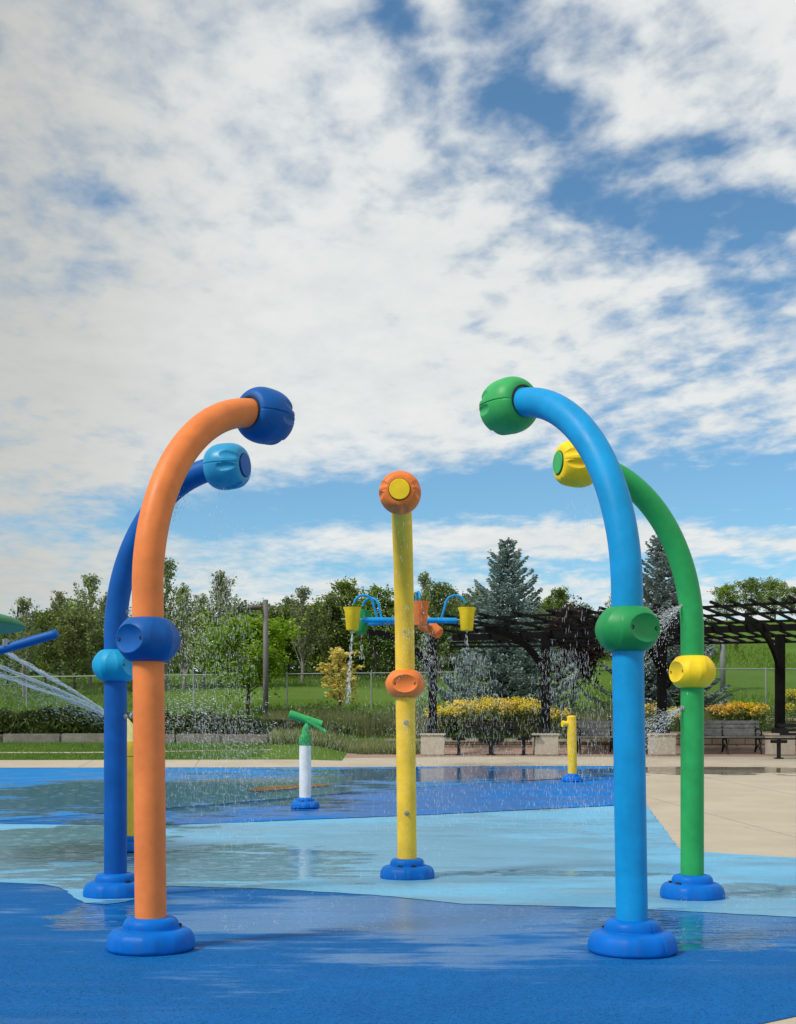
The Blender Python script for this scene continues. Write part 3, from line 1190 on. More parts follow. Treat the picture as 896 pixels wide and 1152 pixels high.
# retaining wall on the right, stepping down to the left
rw = thing('retaining_wall', 'tan stacked stone retaining wall with cap stones behind the benches', 'retaining wall', (6, 33.95, g(6, 33.4)))
zr = .585
mb = MB()
mb.box((12.3, 0, .235 - .2), (36.6 - 12.0, .36, .47 + .4))
mb.box((-3.25, -.1, .12 - .2), (6.4, .36, .30 + .4))
mb.box((-7.4, -.6, -.25), (2.6, .36, .62))
mb.build('courses', M['wallstone'], rw)
mb = MB()
for (x0, x1, yy, zz) in ((.05, 24.6, 0, .51), (-6.4, .02, -.1, .31), (-8.7, -6.42, -.6, .10)):
    x = x0
    while x < x1 - .2:
        L = min(random.uniform(.55, .75), x1 - x)
        mb.box((x + L / 2, yy + random.uniform(-.008, .008), zz), (L - .012, .42, .085))
        x += L
mb.build('cap_stones', M['capstone'], rw, bevel=.012)
# second, upper tier of the wall seen at the right
rw2 = thing('upper_terrace_wall', 'upper tan terrace wall above the bench at the right', 'terrace wall', (9.9, 36.2, g(9.9, 36.2)))
mb = MB(); mb.box((.8, 0, .03), (6.2, .35, .42)); mb.build('courses', M['wallstone'], rw2)
mb = MB()
for i in range(9):
    mb.box((-1.95 + i * .69, random.uniform(-.01, .01), .29), (.675, .42, .09))
mb.build('cap_stones', M['capstone'], rw2, bevel=.012)


# pergola
PY = 32.4
post_px = (487, 614, 745, 878, 1012)
posts = [(xat(px, PY), PY) for px in post_px]
pz = g(6, PY)
pg = thing('pergola', 'long black timber pergola with a lattice roof on stone footed posts', 'pergola', (0, 0, 0))


def roof_pt(x, t):
    """t 0 front .. 1 rear; the roof curves round the pad"""
    yf = 31.0 - max(0, x - 1.0) * .36 - max(0, x - 8) ** 2 * .02
    yr = 35.6 - max(0, x - 1.0) * .22
    zf, zr_ = 3.96 + .017 * min(x, 10), 3.70
    y = yf + (yr - yf) * t
    return Vector((x + SKEW * (t - .45), y, zf + (zr_ - zf) * t))


XS0, XS1 = 1.5, 18.0
SKEW = 4.0
for i in range(42):
    x = XS0 + i * .40
    if x < 5.2 and i % 2:      # the far end of the roof is laid more openly
        continue
    a, b = roof_pt(x, -.03), roof_pt(x, 1.03)
    mb = MB()
    mb.bar(a + Vector((0, 0, .055)), b + Vector((0, 0, .055)), .05, .06)
    mb.build('rafter', M['black_wood'], pg)
for t in (.02, .21, .40, .62, .80, .98, .50):
    main = t == .50
    mb = MB()
    P = []
    for i in range(0, 42):
        x = XS0 - SKEW * (t - .45) + (XS1 - XS0) * i / 41
        q = roof_pt(x, t)
        q.z += -.07 if main else -.005
        P.append(q)
    hw, hh = (.05, .085) if main else (.025, .03)
    V = []
    for q in P:
        V += [q + Vector((0, -hw, -hh)), q + Vector((0, hw, -hh)), q + Vector((0, hw, hh)), q + Vector((0, -hw, hh))]
    Fq = []
    for i in range(len(P) - 1):
        for k in range(4):
            Fq.append((i * 4 + k, i * 4 + (k + 1) % 4, i * 4 + 4 + (k + 1) % 4, i * 4 + 4 + k))
    Fq += [(3, 2, 1, 0), tuple(len(V) - 4 + k for k in range(4))]
    mb.add(V, Fq)
    mb.build('main_beam' if main else 'purlin', M['black_wood'], pg)
for (x, y) in posts:
    zf = g(x, y) + .004
    mbp = MB(); mbp.box((x, y, zf + .26), (.62, .62, .52)); mbp.box((x, y, zf + .545), (.68, .68, .06))
    fo = mbp.build('stone_footing', M['plinth'], pg, bevel=.012)
    mbp = MB(); mbp.box((x, y, (zf + .57 + 3.80) / 2), (.22, .22, 3.80 - zf - .57)); mbp.build('post', M['black_wood'], pg, bevel=.01)
    mbp = MB(); mbp.box((x, y, zf + .63), (.36, .36, .10)); mbp.box((x, y, zf + .69), (.28, .28, .05)); mbp.build('post_collar', M['black_metal'], pg, bevel=.006)
    # curved knee braces running to the front and rear of the roof
    for sgn, tt in ((-1, .10),):
        e = roof_pt(x - 1.0, .28)
        e.z -= .04
        s = Vector((x, y, zf + 1.9))
        mbp = MB()
        pr = None
        for kk in range(11):
            u = kk / 10
            q = Vector((s.x + (e.x - s.x) * (u ** 1.7), s.y + (e.y - s.y) * (u ** 1.7), s.z + (e.z - s.z) * (1 - (1 - u) ** 1.7)))
            if pr is not None:
                mbp.bar(pr, q + (q - pr) * .04, .09, .16)
            pr = q
        mbp.build('knee_brace', M['black_wood'], pg)


# slatted park benches
def park_bench(px, w, label, y=33.0, first=[None]):
    x = xat(px, y)
    z = g(x, y) + .004
    if first[0] is None:
        r = thing('park_bench', label, 'bench', (x, y, z), 0, 'slatted benches along the wall')
        mb_ = MB()
        for i in range(5):
            mb_.box((0, -.25 + i * .115, .45 + (.012 if i in (0, 4) else 0)), (w, .095, .04))
        mb_.build('seat', M['grey_wood'], r, bevel=.006)
        mb_ = MB()
        for i in range(4):
            mb_.box((0, .26 + i * .022, .54 + i * .108), (w, .035, .094))
        mb_.build('backrest', M['grey_wood'], r, bevel=.006)
        for s in (-1, 0, 1):
            X = s * (w / 2 - .12)
            e = MB()
            e.tube([(X, -.30, 0), (X, -.22, .2), (X, -.12, .40)], .026, 8)
            e.tube([(X, .32, 0), (X, .2, .22), (X, .22, .42), (X, .36, .95)], .026, 8)
            e.tube([(X, -.12, .40), (X, .22, .41)], .024, 8)
            e.tube([(X, -.27, .05), (X, 0.02, .24), (X, .29, .05)], .018, 8)
            if s:
                e.tube([(X, .27, .66), (X, -.05, .69), (X, -.26, .64), (X, -.29, .55), (X, -.20, .46)], .024, 8)
            auto_smooth(e.build('bench_frame', M['black_metal'], r), 60)
        first[0] = r
        return r
    r = copy_tree(first[0])
    r.location = (x, y, z)
    r['label'] = label
    return r


park_bench(816, 2.05, 'weathered grey slatted bench with black arms, beside the pergola post at the right')
park_bench(689, 2.05, 'weathered grey slatted bench half hidden behind the sky blue pole')


# black metal benches on pedestals
def metal_bench(px, label, first=[None], y=32.2):
    x = xat(px, y)
    z = g(x, y) + .004
    if first[0] is None:
        r = thing('pedestal_bench', label, 'bench', (x, y, z), 0, 'black metal pedestal benches')
        mb_ = MB(); mb_.box((0, 0, .50), (2.55, .42, .045)); mb_.build('seat', M['black_metal'], r, bevel=.01)
        mb_ = MB()
        for i in range(3):
            mb_.box((0, .26 + i * .02, .62 + i * .10), (1.5, .03, .06))
        mb_.box((0, .31, .86), (1.6, .04, .045))
        mb_.build('backrest', M['black_metal'], r)
        for X in (-.86, .86):
            mb_ = MB()
            mb_.box((X, 0, .24), (.085, .085, .48)); mb_.box((X, 0, .43), (.34, .30, .08)); mb_.box((X, 0, .015), (.2, .2, .03))
            mb_.build('leg', M['black_metal'], r, bevel=.008)
        mb_ = MB()
        mb_.box((0, 0, .22), (.13, .13, .44)); mb_.box((0, 0, .40), (.66, .34, .09)); mb_.box((0, 0, .33), (.36, .25, .06)); mb_.box((0, 0, .015), (.24, .24, .03))
        mb_.box((0, .26, .68), (.09, .05, .34))
        mb_.build('pedestal', M['black_metal'], r, bevel=.008)
        first[0] = r
        return r
    r = copy_tree(first[0])
    r.location = (x, y, z)
    r['label'] = label
    return r


metal_bench(553, 'black metal pedestal bench below the yellow flowers at the middle of the wall')
metal_bench(915, 'black metal pedestal bench cut by the right edge, before the last pergola post', y=30.6)


# lamps
def lamp(px, ytop, y, r0, label, arm, mat):
    x = xat(px, y)
    z = g(x, y)
    h = EYE + (HY - ytop) / F * y - z
    r = thing('street_lamp', label, 'street lamp', (x, y, z))
    mb_ = MB(); mb_.tube([(0, 0, -.1), (0, 0, h)], [r0, r0 * .95], 20); mb_.build('lamp_post', mat, r, True)
    mb_ = MB(); mb_.tube([(0, 0, h - .2), (arm[0] * .35, 0, h - .2)], .03, 10); mb_.build('arm', M['bronze'], r)
    mb_ = MB()
    for a0 in arm:
        s = 1 if a0 > 0 else -1
        mb_.lathe([(.0, 0), (.22, .01), (.25, .05), (.23, .11), (.12, .17), (0, .18)], 24, (s * .36, 0, h - .30))
    o = mb_.build('lamp_head', M['bronze'], r, True)
    o.scale = (1.0, 1, .8)
    o.location.z = (h - .27) * .2
    return r


lamp(299, 675, 36.5, .082, 'grey lamp post with a flat head on its left side, before the lime green tree', (-1,), plain('brown_grey_pole', (.13, .125, .12), .6, .15))
lamp(813.5, 715, 46, .11, 'grey lamp post with a double head behind the fence at the right', (-1, 1), M['greymetal'])

# chain-link fence along the foot of the hill
FY = 42.0
fc = thing('chain_link_fence', 'galvanised chain link fence along the foot of the green hill', 'fence', (0, FY, g(0, FY)))
FZ = 3.26 - g(0, FY)
f0 = g(0, FY)


def ftop(x):
    return (EYE + (HY - (757 - .011 * (x / FY * F))) / F * FY) - f0 if x < 14 else FZ + .12


mb = MB()
mb.tube([(x, 0, ftop(x)) for x in np.arange(-26, 20.1, 2.0)], .021, 8)
mb.build('top_rail', M['galv'], fc)
for i, px in enumerate((-330, -240, -150, -60, 30, 125, 218, 323, 418, 512, 604, 696, 780, 862, 950, 1040)):
    x = xat(px, FY)
    zz = g(x, FY) - f0
    mb = MB(); mb.tube([(x, 0, zz - .1), (x, 0, ftop(x) + .06)], .030, 10)
    mb.build('fence_post', M['galv'], fc)
V, Q = [], []
xs = np.arange(-26, 20.1, 1.0)
for x in xs:
    V += [(x, .01, g(x, FY) - f0), (x, .01, ftop(x))]
for i in range(len(xs) - 1):
    Q.append((2 * i, 2 * i + 2, 2 * i + 3, 2 * i + 1))
link('wire_mesh', np_mesh('wire_mesh', V, Q), M['mesh'], fc)


# ------------------------------------------------------------------ vegetation
def quads(C, U, W):
    """leaf diamonds: centres, half-length vectors, half-width vectors"""
    n = len(C)
    V = np.empty((n, 4, 3), np.float32)
    V[:, 0] = C - U
    V[:, 1] = C + W
    V[:, 2] = C + U
    V[:, 3] = C - W
    Q = np.arange(4 * n).reshape(n, 4)
    return V.reshape(-1, 3), Q


def unit(n, rng):
    v = rng.normal(size=(n, 3))
    return v / np.linalg.norm(v, axis=1, keepdims=True)


def perp(U, rng):
    r = unit(len(U), rng)
    w = np.cross(U, r)
    return w / (np.linalg.norm(w, axis=1, keepdims=True) + 1e-9)


def leaves(C, size, rng, droop=0.0, aspect=.55, up=0.0):
    n = len(C)
    U = unit(n, rng)
    U[:, 2] = U[:, 2] * .8 + up - droop
    U /= np.linalg.norm(U, axis=1, keepdims=True)
    W = perp(U, rng)
    s = size * rng.uniform(.6, 1.3, (n, 1))
    return quads(C, U * s, W * s * aspect)


def limbs_tree(seed, H, W, nl, leafn, leaf, start=.15, steep=.6, shape='oval', twig=.12, trunk_r=None):
    """returns (trunk MB, crown verts, crown quads) — limbs leave the trunk, leaf sprays sit along the limbs"""
    rng = np.random.default_rng(seed)
    tr = MB()
    tr_r = trunk_r or H * .018
    wob = rng.normal(size=(7, 2)) * H * .012
    tp = [Vector((wob[i][0] * (i > 0), wob[i][1] * (i > 0), H * .93 * i / 6 - (.15 if i == 0 else 0))) for i in range(7)]
    tr.tube(tp, [tr_r * (1 - .88 * i / 6) for i in range(7)], 8)
    Cs = []
    for k in range(nl):
        t = start + (1 - start) * (k + rng.uniform(0, .8)) / nl
        t = min(t, .97)
        if shape == 'oval':
            env = math.sin(PI * min(1, max(0.05, (t - start * .7) / (1.02 - start * .7))) ** .75) ** .7
        elif shape == 'spire':
            env = (1 - t) ** .75 * 1.1 + .10
        else:   # round
            env = math.sqrt(max(.06, 1 - ((t - .62) / .46) ** 2))
        L = W * .5 * env * rng.uniform(.7, 1.25)
        a = k * 2.4 + rng.uniform(-.5, .5)
        up = steep * rng.uniform(.6, 1.4)
        d = Vector((math.cos(a), math.sin(a), up)).normalized()
        i0 = min(5, int(t * 6 / .93)); fr = t * 6 / .93 - i0
        base = tp[i0].lerp(tp[min(6, i0 + 1)], min(1, fr))
        end = base + d * L / max(.35, math.sqrt(1 - d.z ** 2) + .12)
        if end.z > H * 1.02:
            kz = (H * rng.uniform(.93, 1.01) - base.z) / max(.01, end.z - base.z)
            end = base + (end - base) * max(.05, kz)
        mid = (base + end) / 2 + Vector((0, 0, -L * .06))
        tr.tube([base, mid, end], [tr_r * .35 * (1 - .6 * t), tr_r * .2, tr_r * .06], 5)
        m = max(6, int(leafn * (.14 + 1.75 * L / W)))
        ss = rng.uniform(.18, 1.04, m) ** .8
        b_, mi, en = (np.array(q) for q in (base, mid, end))
        P = ((1 - ss) ** 2)[:, None] * b_ + (2 * ss * (1 - ss))[:, None] * mi + (ss ** 2)[:, None] * en
        # twigs: leaf groups offset from the limb
        ng = max(4, m // 14)
        gi = rng.integers(0, ng, m)
        offs = rng.normal(size=(ng, 3)) * np.array([1, 1, .8]) * (W * twig)
        gs = rng.uniform(.15, 1.0, ng) ** .8
        Pg = ((1 - gs) ** 2)[:, None] * b_ + (2 * gs * (1 - gs))[:, None] * mi + (gs ** 2)[:, None] * en
        P = P * .25 + Pg[gi] * .75 + offs[gi] * (.4 + .6 * rng.uniform(size=(m, 1))) + rng.normal(size=(m, 3)) * W * .028
        Cs.append(P)
    # leader
    m = leafn // 2
    zz = rng.uniform(.78, 1.03, m) * H
    Cs.append(np.c_[rng.normal(size=(m, 2)) * W * .035 * (1.15 - zz / H)[:, None] * 3, zz])
    C = np.concatenate(Cs)
    C = C[C[:, 2] > H * start * .45]
    V, Q = leaves(C, leaf, rng)
    return tr, V, Q


TREEMESH = {}


def tree_kind(key, seeds, mat, bark, **kw):
    lst = []
    for s in seeds:
        tr, V, Q = limbs_tree(s, **kw)
        tm = tr.mesh('trunk')
        tm.materials.append(bark)
        cm = np_mesh('crown', V, Q)
        cm.materials.append(mat)
        lst.append((tm, cm))
    TREEMESH[key] = (lst, kw['H'])


tree_kind('poplar', (1, 2, 3, 4), M['lf_poplar'], M['birchbark'], H=6.0, W=2.4, nl=40, leafn=110, leaf=.075, start=.08, steep=2.5, shape='spire', twig=.05)
tree_kind('bushy', (5, 6, 7, 8), M['lf_dark'], M['bark'], H=5.0, W=4.2, nl=30, leafn=230, leaf=.105, start=.10, steep=.9, shape='oval', twig=.10)
tree_kind('mid', (9, 10, 11), M['lf_mid'], M['bark'], H=5.0, W=3.6, nl=28, leafn=200, leaf=.10, start=.10, steep=1.2, shape='oval', twig=.10)
tree_kind('cone', (17, 18, 19), M['lf_dark'], M['bark'], H=5.5, W=3.4, nl=38, leafn=190, leaf=.09, start=.08, steep=1.3, shape='spire', twig=.075)
tree_kind('lime', (12,), M['lf_lime'], M['bark'], H=3.6, W=3.3, nl=36, leafn=330, leaf=.065, start=.24, steep=.75, shape='round', twig=.085)
tree_kind('gold', (13,), M['lf_gold'], M['bark'], H=2.6, W=1.35, nl=20, leafn=120, leaf=.060, start=.22, steep=.7, shape='oval', twig=.09)
tree_kind('purple', (14,), M['lf_purple'], M['bark'], H=3.4, W=3.0, nl=32, leafn=330, leaf=.065, start=.22, steep=.9, shape='round', twig=.085)
tree_kind('young', (15, 16), M['lf_mid'], M['bark'], H=3.2, W=1.9, nl=22, leafn=190, leaf=.075, start=.22, steep=.9, shape='oval', twig=.09)


def plant_tree(key, i, x, y, h, label, name='broadleaf_tree', cat='tree', grp=None, z=None, wide=1.0, rot=None):
    lst, H0 = TREEMESH[key]
    tm, cm = lst[i % len(lst)]
    s = h / H0
    r = thing(name, label, cat, (x, y, (g(x, min(y, 119)) if z is None else z)), random.uniform(0, 6.28) if rot is None else rot, grp)
    r.scale = (s * wide, s * wide, s)
    for nm, me in (('trunk', tm), ('crown', cm)):
        o = bpy.data.objects.new(nm, me)
        COL.objects.link(o)
        o.parent = r
    return r


def zpx(py, y):
    return EYE + (HY - py) / F * y


# the individual garden trees
def by_px(key, i, px, ytop, y, label, name, wide=1.0, rot=0.0):
    x = xat(px, y)
    z = g(x, y)
    return plant_tree(key, i, x, y, zpx(ytop, y) - z, label, name, 'tree', None, wide=wide, rot=rot)


by_px('lime', 0, 278, 700, 40.0, 'round lime green tree just left of the grey lamp post', 'lime_green_tree', 1.3)
by_px('gold', 0, 381, 730, 38.5, 'slim golden yellow sapling above the white water cannon', 'golden_sapling', 1.35)
by_px('purple', 0, 646, 690, 40.5, 'dark purple leaved tree left of the sky blue pole', 'purple_leaf_tree', 1.0)
by_px('young', 0, 829, 722, 62, 'young green tree on the grass hill under the pergola roof', 'young_tree')
by_px('young', 1, 772, 735, 50, 'young green tree on the hill close beside the green pole', 'young_tree')

# woodland edge: front rank, each tree on its own
LEFT = [(-40, 690, 'poplar'), (8, 706, 'mid'), (27, 674, 'poplar'), (52, 688, 'mid'), (66, 668, 'poplar'), (84, 692, 'mid'), (101, 650, 'poplar'), (120, 668, 'poplar'), (140, 704, 'bushy'),
        (163, 690, 'mid'), (187, 628, 'poplar'), (206, 660, 'poplar'), (228, 672, 'poplar'), (249, 648, 'poplar'), (272, 682, 'bushy')]
MID = [(303, 684, 'mid'), (324, 676, 'cone'), (340, 664, 'poplar'), (358, 682, 'bushy'), (372, 668, 'cone'), (390, 656, 'cone'), (406, 680, 'mid'), (422, 660, 'cone'),
       (444, 676, 'bushy'), (462, 668, 'mid'), (479, 646, 'poplar'), (494, 658, 'cone'), (508, 662, 'cone'), (524, 672, 'mid'), (541, 664, 'cone')]
RIGHT = [(600, 690, 'bushy'), (618, 676, 'mid'), (631, 664, 'cone'), (655, 684, 'mid'), (676, 694, 'bushy'), (694, 672, 'cone'), (716, 690, 'bushy'), (770, 688, 'mid')]
HILLTOP = [(818, 660, 'bushy'), (846, 652, 'mid'), (872, 655, 'bushy'), (897, 662, 'mid'), (930, 650, 'bushy')]
marks = [(-40, 'beyond the left edge'), (27, 'above the blue spray pipe'), (98, 'left of the deep blue pole'), (163, 'behind the orange pole'), (232, 'right of the orange pole'),
         (303, 'beside the grey lamp post'), (362, 'left of the yellow buckets'), (424, 'behind the left bucket'), (462, 'behind the yellow pole'), (517, 'behind the right bucket'),
         (600, 'right of the big spruce'), (655, 'behind the purple tree'), (716, 'behind the sky blue pole'), (770, 'behind the green pole')]
KN = {'poplar': ('tall grey green poplar', 'poplar_tree'), 'mid': ('mid green leafy tree', 'leafy_tree'), 'bushy': ('dense dark green tree', 'bushy_tree'), 'cone': ('pointed deep green tree', 'pointed_tree')}
fam = {}
for lst, yb in ((LEFT, 50), (MID, 56), (RIGHT, 60)):
    for (px, yt, key) in lst:
        mk = min(marks, key=lambda q: abs(q[0] - px))[1]
        fam.setdefault((key, mk), []).append(px)
for lst, yb in ((LEFT, 50), (MID, 56), (RIGHT, 60)):
    for i, (px, yt, key) in enumerate(lst):
        y = yb + random.uniform(-2.5, 2.5)
        x = xat(px, y)
        z = g(x, y)
        h = zpx(yt, y) - z
        mk = min(marks, key=lambda q: abs(q[0] - px))[1]
        mates = sorted(fam[(key, mk)])
        lab = '%s in the wood %s' % (KN[key][0], mk)
        if len(mates) == 2:
            lab = '%s of two %ss %s' % (('left', 'right')[mates.index(px)], KN[key][0], mk)
        elif len(mates) > 2:
            lab = '%s of three %ss %s' % (('left', 'middle', 'right')[min(2, mates.index(px))], KN[key][0], mk)
        plant_tree(key, i, x, y, h * random.uniform(.97, 1.03), lab, KN[key][1], 'tree', 'trees of the woodland edge', wide=random.uniform(.85, 1.15))
for i, (px, yt, key) in enumerate(HILLTOP):
    y = 92 + random.uniform(-3, 3)
    x = xat(px, y)
    lab = ['leftmost dark green tree above the pergola roof on the hilltop', 'mid green tree above the pergola roof, second on the hilltop', 'dark green hilltop tree above the last pergola post',
           'mid green hilltop tree cut by the right edge', 'dark hilltop tree beyond the right edge'][i]
    plant_tree(key, i, x, y, zpx(yt, y) - g(x, y), lab, KN[key][1], 'tree', 'hilltop trees', wide=1.2)

# the wood behind them: one mass
rng = np.random.default_rng(5)
n = 90000
px = rng.uniform(-500, 800, n)
Y = rng.uniform(58, 74, n)
X = (px - CX) / F * Y
top = 700 + 9 * np.sin(px * .05) + 8 * np.sin(px * .13 + 1) + 6 * np.sin(px * .031 + 2)
zt = EYE + (HY - top) / F * Y
zb_ = np.array([g(a, b) for a, b in zip(X, Y)])
hh = rng.uniform(0, 1, n) ** .7
C = np.c_[X, Y, zb_ + (zt - zb_) * hh]
C += rng.normal(size=C.shape) * .25
V, Q = leaves(C, .16, rng)
o = link('woodland', np_mesh('woodland', V, Q), M['lf_dark'])
tag(o, 'dense green wood filling in behind the front trees', 'woodland', kind='stuff')


# blue spruces
def spruce(seed, H, W, px, ytop_unused, y, label):
    rng = np.random.default_rng(seed)
    x = xat(px, y)
    z = g(x, y)
    r = thing('blue_spruce', label, 'spruce tree', (x, y, z), 0, 'blue spruces behind the pergola')
    tr = MB()
    tr.tube([(0, 0, -.1), (0, 0, H * .5), (.01, 0, H * .985)], [.09, .055, .012], 10)
    Vs, Qs, nV = [], [], 0
    zz = .18
    lev = 0
    while zz < H * .97:
        t = zz / H
        R = W / 2 * (1 - t) ** .82 * rng.uniform(.86, 1.12) + .05
        nb = max(5, int(12 - 6 * t))
        for b in range(nb):
            a = 2 * PI * b / nb + lev * 1.3 + rng.uniform(-.25, .25)
            L = R * rng.uniform(.62, 1.28)
            d = np.array([math.cos(a), math.sin(a), 0])
            rise = (-.10 + .55 * t ** 1.2) * L
            m = max(16, int(L * 120))
            s = rng.uniform(.12, 1.0, m) ** .75
            ax = d * L
            P = s[:, None] * ax + np.c_[np.zeros(m), np.zeros(m), zz + rise * s + .16 * L * s ** 3 - .10 * L * np.sin(PI * s)]
            tr.tube([(0, 0, zz), tuple(d * L * .55 + np.array([0, 0, zz + rise * .55 - .08 * L])), tuple(d * L * .97 + np.array([0, 0, zz + rise + .13 * L]))], [.018, .012, .004], 4)
            side = np.array([-math.sin(a), math.cos(a), 0])
            w = rng.uniform(-1, 1, m) * (.07 + .24 * L * s * (1.05 - s) * 1.6)
            P += w[:, None] * side - np.c_[np.zeros(m), np.zeros(m), np.abs(w) * .22]
            P += rng.normal(size=P.shape) * .018
            # twig sprays: long thin diamonds pointing outwards and a little down
            U = d * .8 + side * (np.sign(w) * .6)[:, None] + rng.normal(size=(m, 3)) * .28
            U[:, 2] += .12 - .3 * rng.random(m)
            U /= np.linalg.norm(U, axis=1, keepdims=True)
            Wd = perp(U, rng)
            sz_ = (.085 * rng.uniform(.7, 1.25, (m, 1))) * (1 - .35 * t)
            v, q = quads(P, U * sz_, Wd * sz_ * .38)
            Vs.append(v); Qs.append(q + nV); nV += len(v)
            v, q = quads(P, U * sz_ * .9, np.cross(U, Wd) * sz_ * .36)
            Vs.append(v); Qs.append(q + nV); nV += len(v)
        zz += .215 * (1.05 - .40 * t)
        lev += 1
    tm = tr.mesh('trunk')
    link('trunk', tm, M['bark'], r)
    link('crown', np_mesh('crown', np.concatenate(Vs), np.concatenate(Qs)), M['spruce'], r)
    return r


ysp = 38.0
xs_ = xat(571, ysp)
spruce(31, zpx(603, ysp) - g(xs_, ysp), 4.3, 571, 0, ysp, 'blue green spruce rising behind the yellow flowers and pergola roof')
ysp = 39.0
xs_ = xat(747, ysp)
spruce(32, zpx(592, ysp) - g(xs_, ysp), 4.2, 747, 0, ysp, 'blue green spruce between the sky blue and green poles')


# low junipers behind the stone kerb
def juniper_mesh(seed):
    rng = np.random.default_rng(seed)
    n = 2600
    a = rng.uniform(0, 2 * PI, n)
    rr = rng.uniform(0, 1, n) ** .5
    top = .62 * np.sqrt(np.clip(1 - rr ** 2.2, .02, 1)) * (1 + .25 * np.sin(a * 3 + seed) * rr)
    P = np.c_[np.cos(a) * rr, np.sin(a) * rr * .75, top * rng.uniform(.35, 1.08, n)]
    U = np.c_[np.cos(a) * .6, np.sin(a) * .6, np.full(n, .55)] + rng.normal(size=(n, 3)) * .45
    U /= np.linalg.norm(U, axis=1, keepdims=True)
    W_ = perp(U, rng)
    s = .085 * rng.uniform(.6, 1.3, (n, 1))
    V, Q = quads(P, U * s, W_ * s * .34)
    me = np_mesh('juniper_shrub', V, Q)
    me.materials.append(M['juniper'])
    return me


jm = [juniper_mesh(s) for s in (41, 42, 43)]
jl = 0
for px, y, sc in ((-40, 34.6, 1.2), (0, 34.3, 1.15), (36, 34.6, 1.1), (70, 34.3, 1.2), (104, 34.5, 1.1), (140, 34.3, 1.1), (172, 34.6, 1.0), (200, 34.3, 1.0), (228, 34.5, .95), (256, 34.3, .95), (284, 34.5, .85), (312, 34.6, .7), (338, 34.9, .65)):
    x = xat(px, y)
    o = bpy.data.objects.new('juniper_shrub', jm[jl % 3])
    COL.objects.link(o)
    o.location = (x, y, g(x, y) - .02)
    o.rotation_euler = (0, 0, random.uniform(-.5, .5))
    o.scale = (sc, sc, sc * random.uniform(.9, 1.1))
    tag(o, 'low dark green juniper in the hedge row behind the grey stone kerb', 'shrub', 'low juniper row')
    jl += 1


# flowering clumps: stems, leaves, flower plumes
def flower_clump(seed, H, R, fl, nst=44, flat=False):
    rng = np.random.default_rng(seed)
    st = MB()
    LC, FC = [], []
    for i in range(nst):
        a = rng.uniform(0, 2 * PI); rr = R * math.sqrt(rng.uniform(0, 1))
        bx, by = rr * math.cos(a) * .5, rr * math.sin(a) * .5
        tx_, ty_ = rr * math.cos(a), rr * math.sin(a)
        h = H * rng.uniform(.72, 1.05) * (1 - .18 * (rr / R) ** 2)
        st.tube([(bx, by, 0), ((bx + tx_) / 2, (by + ty_) / 2, h * .55), (tx_, ty_, h)], [.008, .006, .003], 4, caps=False)
        m = 26
        t = rng.uniform(.08, .88, m)
        LC.append(np.c_[bx + (tx_ - bx) * t, by + (ty_ - by) * t, h * t] + rng.normal(size=(m, 3)) * .05)
        m = 11
        pl = rng.normal(size=(m, 3)) * np.array([.055, .055, .030 if flat else .042])
        pl[:, 0] += rng.uniform(-.05, .05)
        FC.append(np.array([tx_, ty_, h]) + pl)
    V, Q = leaves(np.concatenate(LC), .07, rng, aspect=.26)
    lm = np_mesh('foliage', V, Q); lm.materials.append(M['weed'])
    V, Q = leaves(np.concatenate(FC), .030, rng, aspect=.8)
    fm = np_mesh('blossoms', V, Q); fm.materials.append(fl)
    sm = st.mesh('stems'); sm.materials.append(M['stem'])
    return sm, lm, fm


fc1 = [flower_clump(s, 1.0, .45, M['flower']) for s in (51, 52, 53)]
fc2 = [flower_clump(s, .95, .42, M['flower2'], 40, True) for s in (54, 55)]


def plant_flowers(px, y, h, kind, i, label, group):
    x = xat(px, y)
    z = g(x, y)
    sm, lm, fm = kind[i % len(kind)]
    r = thing('flower_clump', label, 'flowering plant', (x, y, z), random.uniform(0, 6.28), group)
    r.scale = (random.uniform(.85, 1.1),) * 2 + (h * .92,)
    for nm, me in (('stems', sm), ('foliage', lm), ('blossoms', fm)):
        o = bpy.data.objects.new(nm, me)
        COL.objects.link(o)
        o.parent = r
    return r


k_ = 0
for px, y, h in ((497, 34.6, .95), (512, 34.8, 1.06), (528, 34.5, 1.10), (543, 34.9, 1.14), (558, 34.5, 1.14), (573, 34.8, 1.10), (587, 34.5, 1.14), (601, 34.8, 1.08), (520, 35.4, 1.02), (551, 35.5, 1.1), (581, 35.4, 1.08)):
    plant_flowers(px, y, h, fc1, k_, 'tall golden yellow flowers massed on the wall before the big spruce', 'golden flower mass by the big spruce'); k_ += 1
for px, y, h in ((811, 35.2, .98), (824, 35.0, 1.05), (838, 35.3, 1.06), (851, 35.0, 1.0)):
    plant_flowers(px, y, h, fc2, k_, 'orange yellow flowers above the right slatted bench', 'orange yellow flower mass above the right bench'); k_ += 1
for px, y, h, lab in ((628, 34.6, .85, 'sparse yellow flowers right of the short yellow spout top'), (722, 35.0, .95, 'yellow flowers seen between the sky blue and green poles'), (756, 34.8, .85, 'yellow flowers close left of the green pole'),
                      (893, 37.5, .7, 'yellow flowers cut by the right edge behind the last pergola post'), (892, 41.0, .8, 'yellow flowers by the fence at the right edge')):
    plant_flowers(px, y, h, fc1, k_, lab, 'scattered yellow flowers'); k_ += 1


